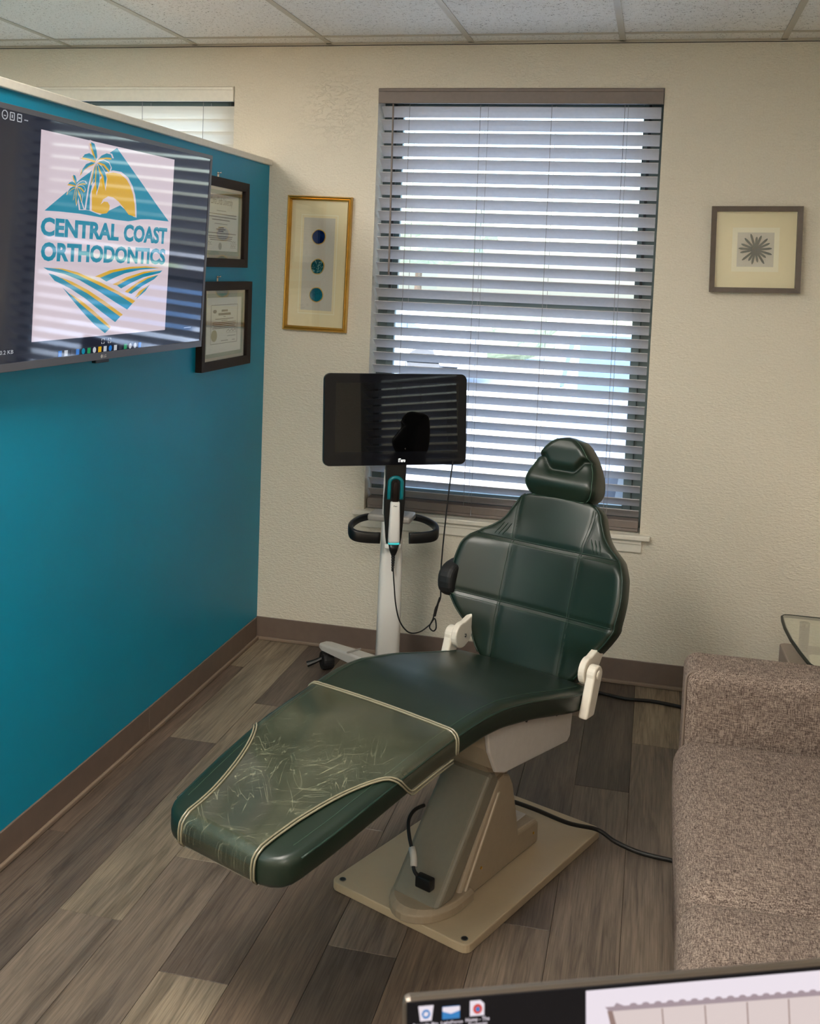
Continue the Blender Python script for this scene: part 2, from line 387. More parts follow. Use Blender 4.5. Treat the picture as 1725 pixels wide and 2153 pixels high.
def floor():
    base = struct(obj('floor', MB().box(-3.2, 3.0, -6.6, 0, -.12, -.0042), M['subfloor']), 'grey brown wood look plank floor')
    tones = {'L': lin(140,126,108), 'M': lin(116,103,91), 'D': lin(96,84,75), 'X': lin(80,70,63), 'B': lin(106,91,79)}
    pw, pl = .1765, 1.36
    known = {-1: (-.34, 'LBDM'), 0: (-1.03, 'LDDM'), 1: (-.67, 'DLML'), 2: (-.36, 'MLMD'), 3: (-.82, 'DDLM'), 4: (-1.42, 'MBMD'), 5: (-.615, 'DMXM'),
             6: (-1.18, 'DBMD'), 7: (-.40, 'BDMB'), 8: (-.95, 'XMBD'), 9: (-.57, 'LMDB'), 10: (-1.10, 'MBDM')}
    meshes = {}
    rnd = random.Random(3)
    for k in range(-1, 17):
        j0, seq = known.get(k, (-rnd.random()*1.3-.05, ''.join(rnd.choice('MDBXL') for _ in range(4))))
        xa = .078+pw*k; xb = xa+pw
        xa = max(xa, 0); xb = min(xb, 3.0)
        if xb-xa < .02: continue
        ys = [0, j0] + [j0-pl*i for i in range(1, 6)]
        for i in range(len(ys)-1):
            ya, yb = ys[i+1], ys[i]
            if yb < -6.55: break
            ya = max(ya, -6.6)
            key = (round(xb-xa, 3), round(yb-ya, 3))
            if key not in meshes:
                hx, hy = (xb-xa)/2-.0005, (yb-ya)/2-.0005; e = .0008
                v = [(-hx,-hy,-.004),(hx,-hy,-.004),(hx,hy,-.004),(-hx,hy,-.004)]
                v += [(-hx,-hy,-e),(hx,-hy,-e),(hx,hy,-e),(-hx,hy,-e)]
                v += [(-hx+e,-hy+e,0),(hx-e,-hy+e,0),(hx-e,hy-e,0),(-hx+e,hy-e,0)]
                f = [(0,3,2,1)] + [(i_, (i_+1) % 4, (i_+1) % 4+4, i_+4) for i_ in range(4)] + [(i_+4, (i_+1) % 4+4, (i_+1) % 4+8, i_+8) for i_ in range(4)] + [(8,9,10,11)]
                me = bpy.data.meshes.new('plank'); me.from_pydata(v, [], f); me.materials.append(M['plank']); meshes[key] = me
            o = link('plank', meshes[key], base); o.location = ((xa+xb)/2, (ya+yb)/2, 0)
            t = tones[seq[i % len(seq)]]; q = .93+.14*rnd.random()
            o.color = (t[0]*q, t[1]*q, t[2]*q, 1)
floor()

def ceiling():
    base = struct(obj('ceiling', MB().box(-3.3, 3.12, -6.7, 0, 2.70, 2.8), M['tbar_white']), 'white suspended ceiling of speckled tiles')
    bars = [-3.2] + [-.9617+.6096*k for k in range(-3, 7)] + [3.0]
    rows = [0, -.14] + [-.14-1.2192*i for i in range(1, 6)] + [-6.6]
    holes = LIGHT_SPOTS
    meshes = {}
    for i in range(len(bars)-1):
        for j in range(len(rows)-1):
            if (i, j) in holes: continue
            sx, sy = bars[i+1]-bars[i], rows[j]-rows[j+1]
            key = (round(sx, 3), round(sy, 3))
            if key not in meshes:
                me = bpy.data.meshes.new('ceiling_tile'); b = MB().box(-sx/2+.006, sx/2-.006, -sy/2+.006, sy/2-.006, 0, .015)
                me.from_pydata(b.v, [], b.f); me.materials.append(M['ceiling_tile']); meshes[key] = me
            o = link('ceiling_tile', meshes[key], base); o.location = ((bars[i]+bars[i+1])/2, (rows[j]+rows[j+1])/2, H+.0035)
    for x in bars[1:-1]: obj('runner_bar', MB().box(x-.012, x+.012, -6.6, -.001, H, H+.003).box(x-.002, x+.002, -6.6, -.001, H+.003, H+.04), M['tbar_white'], base)
    for y in rows[1:-1]:
        for i in range(len(bars)-1): obj('cross_bar', MB().box(bars[i]+.012, bars[i+1]-.012, y-.012, y+.012, H+.0004, H+.003), M['tbar_white'], base)
    obj('wall_angle', MB().box(-3.2, 3.0, -.022, 0, H, H+.003).box(-3.2, 3.0, -.003, 0, H-.004, H+.03), M['tbar_white'], base)
    obj('painted_shadow_line', MB().box(-3.2, 3.0, -.002, 0, H-.0065, H-.004), M['shadow_line_dark'], base)  # dark strip painted in for the shadow line under the wall angle
    n = 0
    for (i, j), lab in holes.items():
        x0, x1, y1, y0 = bars[i]+.012, bars[i+1]-.012, rows[j]-.012, rows[j+1]+.012
        t = thing('ceiling_light', lab, 'ceiling light', ((x0+x1)/2, (y0+y1)/2, H), 0, 'troffers set in the ceiling grid')
        hx, hy = (x1-x0)/2, (y1-y0)/2
        fr = MB(); fr.box(-hx, hx, -hy, -hy+.03, 0, .06).box(-hx, hx, hy-.03, hy, 0, .06).box(-hx, -hx+.03, -hy+.03, hy-.03, 0, .06).box(hx-.03, hx, -hy+.03, hy-.03, 0, .06)
        obj('frame', fr, M['tbar_white'], t)
        obj('diffuser', MB().box(-hx+.03, hx-.03, -hy+.03, hy-.03, .006, .012), M['lamp_diffuser'], t)
LIGHT_SPOTS = {(4, 2): 'ceiling troffer just beyond the teal partition', (6, 3): 'ceiling troffer over the open floor before the dental chair', (3, 5): 'ceiling troffer in the far corner behind the partition', (8, 5): 'ceiling troffer at the rear on the sofa side'}
ceiling()

def baseboards():
    def run(name, horiz, spans, lab):
        root = struct(empty(name), lab)
        for a, b in spans:
            if horiz:
                o = obj('base_strip', MB().box(a, b, -.007, 0, .0, .102), M['taupe_base'], root, bevel=.002)
                obj('base_lip', MB().box(a, b, -.019, -.007, .0, .016), M['base_lip'], root, bevel=.004)
            else:
                o = obj('base_strip', MB().box(0, .007, a, b, .0, .102), M['taupe_base'], root, bevel=.002)
                obj('base_lip', MB().box(.007, .019, a, b, .0, .016), M['base_lip'], root, bevel=.004)
    run('baseboard_back', True, [(.0, 1.2), (1.2012, 2.999)], 'taupe rubber base along the cream wall')
    run('baseboard_left', False, [(-.019, -1.045), (-1.046, -2.25), (-2.251, -3.4)], 'taupe rubber base along the teal partition')
baseboards()

def window(name, W_, lab):
    x0, x1, z0, z1 = W_; yf = .115
    root = struct(empty(name), lab)
    fr = MB(); t = .045
    fr.box(x0, x0+t, yf, yf+.05, z0, z1).box(x1-t, x1, yf, yf+.05, z0, z1).box(x0+t, x1-t, yf, yf+.05, z1-t, z1).box(x0+t, x1-t, yf, yf+.05, z0, z0+.05)
    obj('window_frame', fr, M['window_bronze'], root, bevel=.003)
    zm = 1.535; s = .034
    for nm, za, zb, dy in (('lower_sash', z0+.05, zm+.035, -.014), ('upper_sash', zm, z1-t, .018)):
        b = MB(); xa, xb = x0+t, x1-t; y0, y1 = yf+dy, yf+dy+.03
        b.box(xa, xa+s, y0, y1, za, zb).box(xb-s, xb, y0, y1, za, zb).box(xa+s, xb-s, y0, y1, za, za+.04).box(xa+s, xb-s, y0, y1, zb-.04, zb)
        o = obj(nm, b, M['window_bronze'], root, bevel=.003)
        obj('pane', MB().box(xa+s-.003, xb-s+.003, y0+.012, y0+.016, za+.037, zb-.037), M['window_glass'], o)
    obj('latch', MB().box((x0+x1)/2-.03, (x0+x1)/2+.03, yf-.03, yf-.014, zm+.02, zm+.035), M['window_dark'], root)
    obj('side_track', MB().box(x0+.047, x0+.058, yf-.012, yf-.002, z0+.05, z1-.05).box(x1-.058, x1-.047, yf-.012, yf-.002, z0+.05, z1-.05), M['window_dark'], root)
    obj('sill', MB().box(x0-.045, x1+.042, -.036, -.0005, z0-.02, z0).box(x0, x1, -.0005, .17, z0-.02, z0), M['white_trim'], root, bevel=.004)
    ap = MB().box(x0-.012, x1+.01, -.012, -.0005, z0-.075, z0-.02).box(x0-.012, x1+.01, -.018, -.012, z0-.04, z0-.02)
    obj('apron', ap, M['white_trim'], root, bevel=.003)
    return root
window('window_1', WIN, 'window behind the grey blind')
window('window_2', WIN2, 'window half hidden beyond the teal partition')
WIN3 = (2.20, 3.10, .630, 2.428)
w3 = window('window_3', WIN3, 'window in the side wall above the sofa'); w3.location = (3.0, 0, 0); w3.rotation_euler = (0, 0, -math.pi/2)

def blind(W_, label, slat_mat, val_mat, tilt, pitch, wand):
    x0, x1, z0, z1 = W_; yc = .046; w = .0635
    root = thing('window_blind', label, 'window blind', ((x0+x1)/2, yc, z0))
    cx = (x0+x1)/2
    L = lambda x, y, z: (x-cx, y-yc, z-z0)
    def lb(m, a, b, c, d, e, f): return m.box(a-cx, b-cx, c-yc, d-yc, e-z0, f-z0)
    v = MB(); lb(v, x0+.002, x1-.002, -.010, .004, z1-.064, z1-.002); lb(v, x0+.002, x1-.002, -.014, -.010, z1-.016, z1-.004)
    obj('valance', v, val_mat, root, bevel=.003)
    obj('headrail', lb(MB(), x0+.006, x1-.006, .016, .072, z1-.05, z1-.006), val_mat, root)
    # one slat: slightly crowned thin blade
    n = 5; th = .0028; hx = (x1-x0)/2-.009; top, bot = [], []
    ca, sa = math.cos(tilt), math.sin(tilt)
    sec = []
    for i in range(n): a = -w/2+w*i/(n-1); c = .0022*(1-(2*a/w)**2); sec.append((a, c+th/2))
    for i in reversed(range(n)): a = -w/2+w*i/(n-1); c = .0022*(1-(2*a/w)**2); sec.append((a, c-th/2))
    sec = [(a*ca+b*sa, -a*sa+b*ca) for a, b in sec]          # room-side edge up
    m = MB().loft([[(-hx, a, b) for a, b in sec], [(hx, a, b) for a, b in sec]])
    me = bpy.data.meshes.new('slat'); me.from_pydata(m.v, [], m.f); me.materials.append(slat_mat)
    for k in range(31):
        o = link('slat', me, root); o.location = (0, 0, 2.355-sa*w/2-pitch*k-z0)
        if k == 30: o.location.z += .008
    br = MB(); lb(br, x0+.008, x1-.008, yc-.030, yc+.030, z0+.016, z0+.050); lb(br, x0+.008, x1-.008, yc-.026, yc+.026, z0+.002, z0+.016)
    obj('bottom_rail', br, val_mat, root, bevel=.004)
    for fx in (.113, .370, .621, .870):
        x = x0+(x1-x0)*fx
        obj('ladder_cord', MB().tube([L(x, yc-.029, z1-.06), L(x, yc-.029, z0+.05)], .0012, 5).tube([L(x+.012, yc+.029, z1-.06), L(x+.012, yc+.029, z0+.05)], .0012, 5), M['cord_grey'], root)
    if wand:
        o = obj('tilt_wand', MB().tube([L(.541, .004, 2.372), L(.543, .000, 2.34), L(.551, -.004, 1.66), L(.551, -.004, 1.647)], [.003, .0042, .0042, .006], 8), M['valance_grey'], root, smooth=True)
        for x, z in ((.948, .640), (1.512, .648)):
            obj('pull_cord', MB().tube([L(x, -.002, 2.36), L(x, -.004, z+.03)], .0008, 5).tube([L(x, -.004, z+.03), L(x, -.004, z+.004)], [.002, .0035], 6), M['cord_grey'], root)
    return root
blind(WIN, 'grey wood slat blind filling the window behind the dental chair', M['slat_grey'], M['valance_grey'], math.radians(36), .0547, True)
blind(WIN2, 'white closed blind seen above the teal partition', M['slat_white'], M['white_trim'], math.radians(72), .0547, False)
b3 = blind(WIN3, 'grey slat blind in the side window above the sofa', M['slat_grey'], M['valance_grey'], math.radians(36), .0547, False)
b3.location = (3.046, -2.65, .630); b3.rotation_euler = (0, 0, -math.pi/2)

# ------------------------------------------------------------------ outside the windows
def outside():
    g = struct(obj('ground', MB().box(-40, 45, -40, 70, -.5, -.25), M['asphalt']), 'sunlit parking lot outside')
    for i in range(7):
        x = -4+2.7*i
        obj('stall_line', MB().box(x, x+.12, 4.2, 9.2, -.25, -.245), M['stall_paint'], g)
    def car(x, y, rz, paint, lab):
        t = thing('parked_car', lab, 'car', (x, y, -.25), rz, 'cars outside the window')
        body = [(-2.2,.35),(-2.2,.72),(-1.9,.80),(-1.05,.86),(-.35,1.38),(.75,1.40),(1.45,.95),(2.1,.88),(2.2,.6),(2.2,.35)]
        b = MB(); secs = []
        for yy, s in ((-.86,.86),(-.80,.95),(-.6,1),(.6,1),(.8,.95),(.86,.86)):
            secs.append([(a*(.98 if s < 1 else 1), yy*(1 if z < .9 else .84), .35+(z-.35)*s) for a, z in body])
        b.loft(secs); obj('body', b, M[paint], t, bevel=.04)
        gw = MB(); gw.prism([(-.92,.92),(-.36,1.31),(.72,1.33),(1.28,.96)], lambda a, z, d: (a, d*(.735 if z > 1.1 else .80), z), -1, 1)
        obj('side_glass', gw, M['car_glass'], t)
        obj('windscreen', MB().prism([(-1.03,.90),(-.40,1.37),(-.34,1.34),(-.96,.87)], lambda a, z, d: (a, d, z), -.64, .64), M['car_glass'], t)
        for sx in (-1.35, 1.35):
            for sy in (-.86, .7): obj('wheel', MB().lathe([(.0,0),(.3,0),(.33,.03),(.33,.13),(.3,.16),(0,.16)], (sx, sy, .33), (0,1,0), 18), M['tyre'], t, smooth=False)
    car(-2.3, 6.9, math.pi/2, 'car_white', 'white car parked outside, beyond the blind at its left end')
    car(1.6, 6.2, math.pi/2+.05, 'car_blue', 'blue car parked outside behind the middle of the blind')
    car(-3.4, 13.5, 0, 'car_pale', 'pale car far across the parking lot')
    car(4.3, 6.4, math.pi/2, 'car_silver', 'silver car outside the window, furthest to the side')
    rnd = random.Random(5)
    def blob(name, c, r, lab, cat, trunk=0):
        t = thing(name, lab, cat, (c[0], c[1], -.25), 0, None)
        m = MB(); secs = []; nn = 18
        for i in range(11):
            ph = -math.pi/2+math.pi*(i+.0001)/10.0002; secs.append([])
            for k in range(nn):
                th = 2*math.pi*k/nn; q = .82+.36*rnd.random()
                secs[-1].append((r[0]*math.cos(ph)*math.cos(th)*q, r[1]*math.cos(ph)*math.sin(th)*q, trunk+r[2]+r[2]*math.sin(ph)*(.95+.1*rnd.random())))
        m.loft(secs); obj('crown', m, M['leaf'], t)
        if trunk: obj('trunk', MB().tube([(0,0,0), (.05,0,trunk+r[2])], [.16, .1], 8), M['bark'], t)
    for i in range(7): blob('hedge_bush', (-9+3.6*i, 17.5+rnd.random(), 0), (1.5, 1.2, .62), ['round hedge bush outside, first from the side of the partition', 'second hedge bush outside the window', 'third hedge bush outside the window', 'fourth hedge bush outside the window', 'fifth hedge bush outside the window', 'sixth hedge bush outside the window', 'last hedge bush outside, furthest from the partition'][i], 'bush')
    blob('street_tree', (-7, 34, 0), (2.8, 2.6, 1.5), 'tall leafy tree far outside, beyond the partition side', 'tree', 2.0)
    blob('street_tree', (3.5, 40, 0), (2.8, 2.6, 1.4), 'leafy tree far outside behind the middle of the blind', 'tree', 2.2)
outside()

# ================================================================== OBJECTS
def text_geo(s, bold=0.0, shear=0):
    cu = bpy.data.curves.new('txt', 'FONT'); cu.body = s; cu.size = 1; cu.offset = bold; cu.resolution_u = 3; cu.shear = shear; cu.fill_mode = 'FRONT'
    o = bpy.data.objects.new('txt', cu); COL.objects.link(o)
    dg = bpy.context.evaluated_depsgraph_get(); me = bpy.data.meshes.new_from_object(o.evaluated_get(dg))
    v = [(p.co.x, p.co.y) for p in me.vertices]; f = [tuple(p.vertices) for p in me.polygons]
    bpy.data.objects.remove(o); bpy.data.curves.remove(cu); bpy.data.meshes.remove(me)
    return v, f
class Plane:
    """flat printed or shown things on a plane: origin, right, up, normal"""
    def __init__(s, O, R, U):
        s.O, s.R, s.U = Vector(O), Vector(R).normalized(), Vector(U).normalized(); s.N = s.R.cross(s.U)
    def p(s, a, b, d=0): return s.O + s.R*a + s.U*b + s.N*d
    def poly(s, mb, pts, d, th=.0006): return mb.prism(pts, lambda a, b, k: s.p(a, b, k), d-th, d)
    def rect(s, mb, a0, a1, b0, b1, d, th=.0006): return s.poly(mb, [(a0,b0),(a1,b0),(a1,b1),(a0,b1)], d, th)
    def ell(s, mb, a, b, ra, rb, d, n=28, th=.0006): return s.poly(mb, [(a+ra*math.cos(2*math.pi*k/n), b+rb*math.sin(2*math.pi*k/n)) for k in range(n)], d, th)
    def text(s, mb, t, a0, a1, b0, b1, d, bold=0.0, shear=0):
        v, f = text_geo(t, bold, shear); xs = [q[0] for q in v]; ys = [q[1] for q in v]
        fx = (a1-a0)/(max(xs)-min(xs)); fy = (b1-b0)/(max(ys)-min(ys))
        mb.add([s.p(a0+(x-min(xs))*fx, b0+(y-min(ys))*fy, d) for x, y in v], f); return mb
    def strokes(s, mb, pts, w, d):
        for i in range(len(pts)-1):
            a, b = Vector(pts[i]), Vector(pts[i+1]); t = (b-a); 
            if t.length < 1e-6: continue
            t.normalize(); q = Vector((-t.y, t.x))*w/2
            s.poly(mb, [tuple(a-q), tuple(b-q), tuple(b+q), tuple(a+q)], d)
        return mb

# ------------------------------------------------------------------ pictures
def frame_bars(plane, a0, a1, b0, b1, w, d0, d1, mat, parent, lip=0):
    """four mitred bars"""
    out = [(a0,b0),(a1,b0),(a1,b1),(a0,b1)]; inn = [(a0+w,b0+w),(a1-w,b0+w),(a1-w,b1-w),(a0+w,b1-w)]
    for i in range(4):
        j = (i+1) % 4
        prof = []
        if lip: steps = [(0, d0), (0, d1*.72), (.22, d1), (.45, d1*.86), (.62, d1*.97), (1, d1*.55), (1, d0)]
        else: steps = [(0, d0), (0, d1), (1, d1-.003), (1, d0)]
        m = MB(); A = []; B = []
        for t, d in steps:
            A.append(plane.p(out[i][0]+(inn[i][0]-out[i][0])*t, out[i][1]+(inn[i][1]-out[i][1])*t, d))
            B.append(plane.p(out[j][0]+(inn[j][0]-out[j][0])*t, out[j][1]+(inn[j][1]-out[j][1])*t, d))
        m.loft([A, B]); obj('frame_bar', m, mat, parent)

def gold_art():
    O = (.236, -.0015, 1.68); t = thing('framed_art', 'tall gold framed art of three agate slices', 'picture', O)
    P = Plane((0,0,0), (1,0,0), (0,0,1))          # normal towards the room (-Y)
    rot = .014
    P = Plane((0,0,0), (math.cos(rot),0,-math.sin(rot)), (math.sin(rot),0,math.cos(rot)))
    a0, a1, b0, b1 = -.146, .143, -.288, .290
    frame_bars(P, a0, a1, b0, b1, .019, 0, .024, M['gold'], t, 1)
    m = MB(); P.rect(m, a0+.015, a1-.015, b0+.015, b1-.015, .005, .004); obj('mat_board', m, M['mat_cream'], t)
    m = MB(); P.rect(m, -.083, .083, -.215, .212, .0062, .001); obj('mat_step', m, M['mat_bevel'], t)
    m = MB(); P.rect(m, -.079, .079, -.211, .208, .0068, .0008); obj('mat_inner', m, M['mat_cream'], t)
    m = MB(); P.rect(m, -.070, .070, -.199, .198, .0074, .0008); obj('linen_panel', m, M['linen'], t)
    for b, mt, sd in ((.117, 'agate_navy', 1), (-.010, 'agate_teal', 2), (-.131, 'agate_blue', 3)):
        rnd = random.Random(sd); n = 26; ph = [rnd.random()*6.28 for _ in range(4)]
        def out(r): return [(r*(1+.03*math.sin(2*k*2*math.pi/n+ph[0])+.025*math.sin(3*k*2*math.pi/n+ph[1]))*math.cos(2*math.pi*k/n)*.92, b+r*(1+.03*math.sin(2*k*2*math.pi/n+ph[0])+.02*math.sin(5*k*2*math.pi/n+ph[2]))*math.sin(2*math.pi*k/n)) for k in range(n)]
        m = MB(); P.poly(m, out(.0335), .0105, .003); e = obj('agate_rim', m, M['gold_leaf'], t)
        m = MB(); P.poly(m, out(.0300), .0120, .004); obj('agate_slice', m, M[mt], e)
    m = MB(); P.rect(m, a0+.016, a1-.016, b0+.016, b1-.016, .0155, .001); obj('glass', m, M['picture_glass'], t)
gold_art()

def urchin_art():
    O = (2.030, -.0015, 1.803); t = thing('framed_art', 'small square grey framed art of a dark spiky starburst', 'picture', O)
    rot = -.024; P = Plane((0,0,0), (math.cos(rot),0,-math.sin(rot)), (math.sin(rot),0,math.cos(rot)))
    a0, a1, b0, b1 = -.170, .170, -.168, .168
    frame_bars(P, a0, a1, b0, b1, .0195, 0, .030, M['frame_brown'], t)
    m = MB(); P.rect(m, a0+.015, a1-.015, b0+.015, b1-.015, .006, .004); obj('mat_board', m, M['mat_cream'], t)
    m = MB(); P.rect(m, -.088, .088, -.086, .086, .0068, .0008); obj('mat_step', m, M['mat_bevel'], t)
    m = MB(); P.rect(m, -.069, .069, -.067, .067, .0074, .0008); obj('linen_panel', m, M['linen'], t)
    rnd = random.Random(11)
    for k in range(17):
        a = 2*math.pi*k/17+rnd.uniform(-.08,.08)+.09; L = rnd.choice((.064,.058,.050,.061)); w = .0042
        ca, sa = math.cos(a), math.sin(a)
        pts = [(x*ca-y*sa, x*sa+y*ca) for x, y in ((.004,-w*.7),(.02,-w*.9),(L*.85,-w),(L,-w*.4),(L,w*.4),(L*.85,w),(.02,w*.9),(.004,w*.7))]
        m = MB(); P.poly(m, pts, .011+.0005*(k % 3), .003); obj('spine', m, M['spine_dark'], t)
    m = MB(); P.ell(m, 0, 0, .017, .017, .0145, 18, .006); obj('spine_hub', m, M['spine_dark'], t)
    m = MB(); P.rect(m, a0+.016, a1-.016, b0+.016, b1-.016, .019, .001); obj('glass', m, M['picture_glass'], t)
urchin_art()

def certificate(O, label, upper):
    t = thing('framed_certificate', label, 'certificate', O, 0, 'certificates on the teal partition')
    P = Plane((0,0,0), (0,1,0), (0,0,1))
    a0, a1, b0, b1 = -.243, .243, -.170, .170
    frame_bars(P, a0, a1, b0, b1, .034, 0, .026, M['frame_dark'], t)
    m = MB(); P.rect(m, a0+.03, a1-.03, b0+.03, b1-.03, .007, .006); obj('silver_liner', m, M['frame_silver'], t)
    m = MB(); P.rect(m, -.192, .192, -.124, .124, .0085, .001); obj('mat_board', m, M['mat_sage'], t)
    m = MB(); P.rect(m, -.170, .170, -.108, .108, .0095, .0008); pp = obj('paper', m, M['paper'], t)
    ink = MB(); pale = MB(); d = .0100
    if upper:
        P.text(ink, 'Loma Linda University', -.10, .11, .060, .098, d, 0, .35)
        for y, w in ((.046, .045), (.033, .150), (.022, .150), (.011, .085), (-.004, .062), (-.040, .150), (-.052, .115), (-.059, .110), (-.066, .100)):
            P.rect(pale if w in (.045, .062) else ink, -w, w, y-.0016, y+.0016, d)
        for y, w in ((-.018, .026), (-.025, .045), (-.032, .025)): P.rect(ink, -w, w, y-.002, y+.002, d)
        for x0, y0, w in ((-.150, -.085, .07), (.095, -.078, .06), (.095, -.094, .06)):
            P.strokes(pale, [(x0, y0), (x0+w, y0)], .0014, d); P.strokes(ink, [(x0+.005+w*.8*i/7, y0+.004+.004*((i*5) % 3)) for i in range(8)], .0012, d)
        m = MB(); P.ell(m, -.005, -.090, .016, .014, d, 20); obj('seal', m, M['ink_pale'], pp)
        m = MB(); P.poly(m, [(-.055+.045*math.cos(math.pi*k/14), -.124+.017*math.sin(math.pi*k/14)) for k in range(15)], .0092); obj('mat_emblem', m, M['seal_teal'], t)
    else:
        for a, b in (((-.130,.079),(.130,.079)), ((.130,.079),(.130,-.072)), ((.130,-.072),(-.130,-.072)), ((-.130,-.072),(-.130,.079))): P.strokes(ink, [a, b], .0018, d)
        P.rect(ink, -.030, .030, .052, .060, d); P.rect(ink, -.060, .060, .038, .047, d); P.rect(pale, -.010, .010, .031, .034, d)
        for y, w in ((.024, .090), (.010, .115), (.003, .115), (-.005, .105), (-.012, .115)): P.rect(ink, -w, w, y-.0013, y+.0013, d)
        P.rect(pale, -.03, .03, .016, .019, d)
        P.strokes(ink, [(.02+.10*i/9, -.029+.005*((i*7) % 3)) for i in range(10)], .0016, d); P.strokes(pale, [(.02, -.033), (.125, -.033)], .0014, d)
        P.rect(pale, .03, .115, -.047, -.044, d); P.rect(pale, -.03, .04, -.064, -.060, d); P.rect(pale, .08, .11, -.064, -.061, d)
        P.ell(ink, -.095, .054, .017, .007, d, 18)
        m = MB(); P.ell(m, -.098, -.040, .028, .023, d, 28); obj('seal', m, M['seal_gold'], pp)
        m = MB(); P.poly(m, [(-.07, .1238), (-.025, .112), (.02, .1238)], .0092); obj('mat_emblem', m, M['seal_teal'], t)
    obj('writing', ink, M['ink'], pp); obj('fine_writing', pale, M['ink_pale'], pp)
    m = MB(); P.rect(m, a0+.032, a1-.032, b0+.032, b1-.032, .0165, .001); obj('glass', m, M['picture_glass'], t)
certificate((.0012, -.475, 1.428), 'lower certificate with a gold seal in a dark frame', False)
certificate((.0012, -.532, 1.824), 'upper certificate without gold seal in a dark frame', True)
def hook(loc, lab):
    t = thing('picture_hook', lab, 'hook', loc, 0, 'picture hooks on the teal partition')
    m = MB(); P = Plane((0,0,0), (0,1,0), (0,0,1)); P.rect(m, -.008, .008, -.010, .014, .0012, .001)
    obj('hook_plate', m, M['chrome'], t); obj('nail', MB().tube([(.0005,0,.008), (.013,.004,.014)], [.0022, .003], 8), M['chrome'], t, smooth=True)
hook((.0012, -.552, 2.002), 'small metal hook above the upper certificate'); hook((.0012, -.534, 1.605), 'small metal hook above the lower certificate')

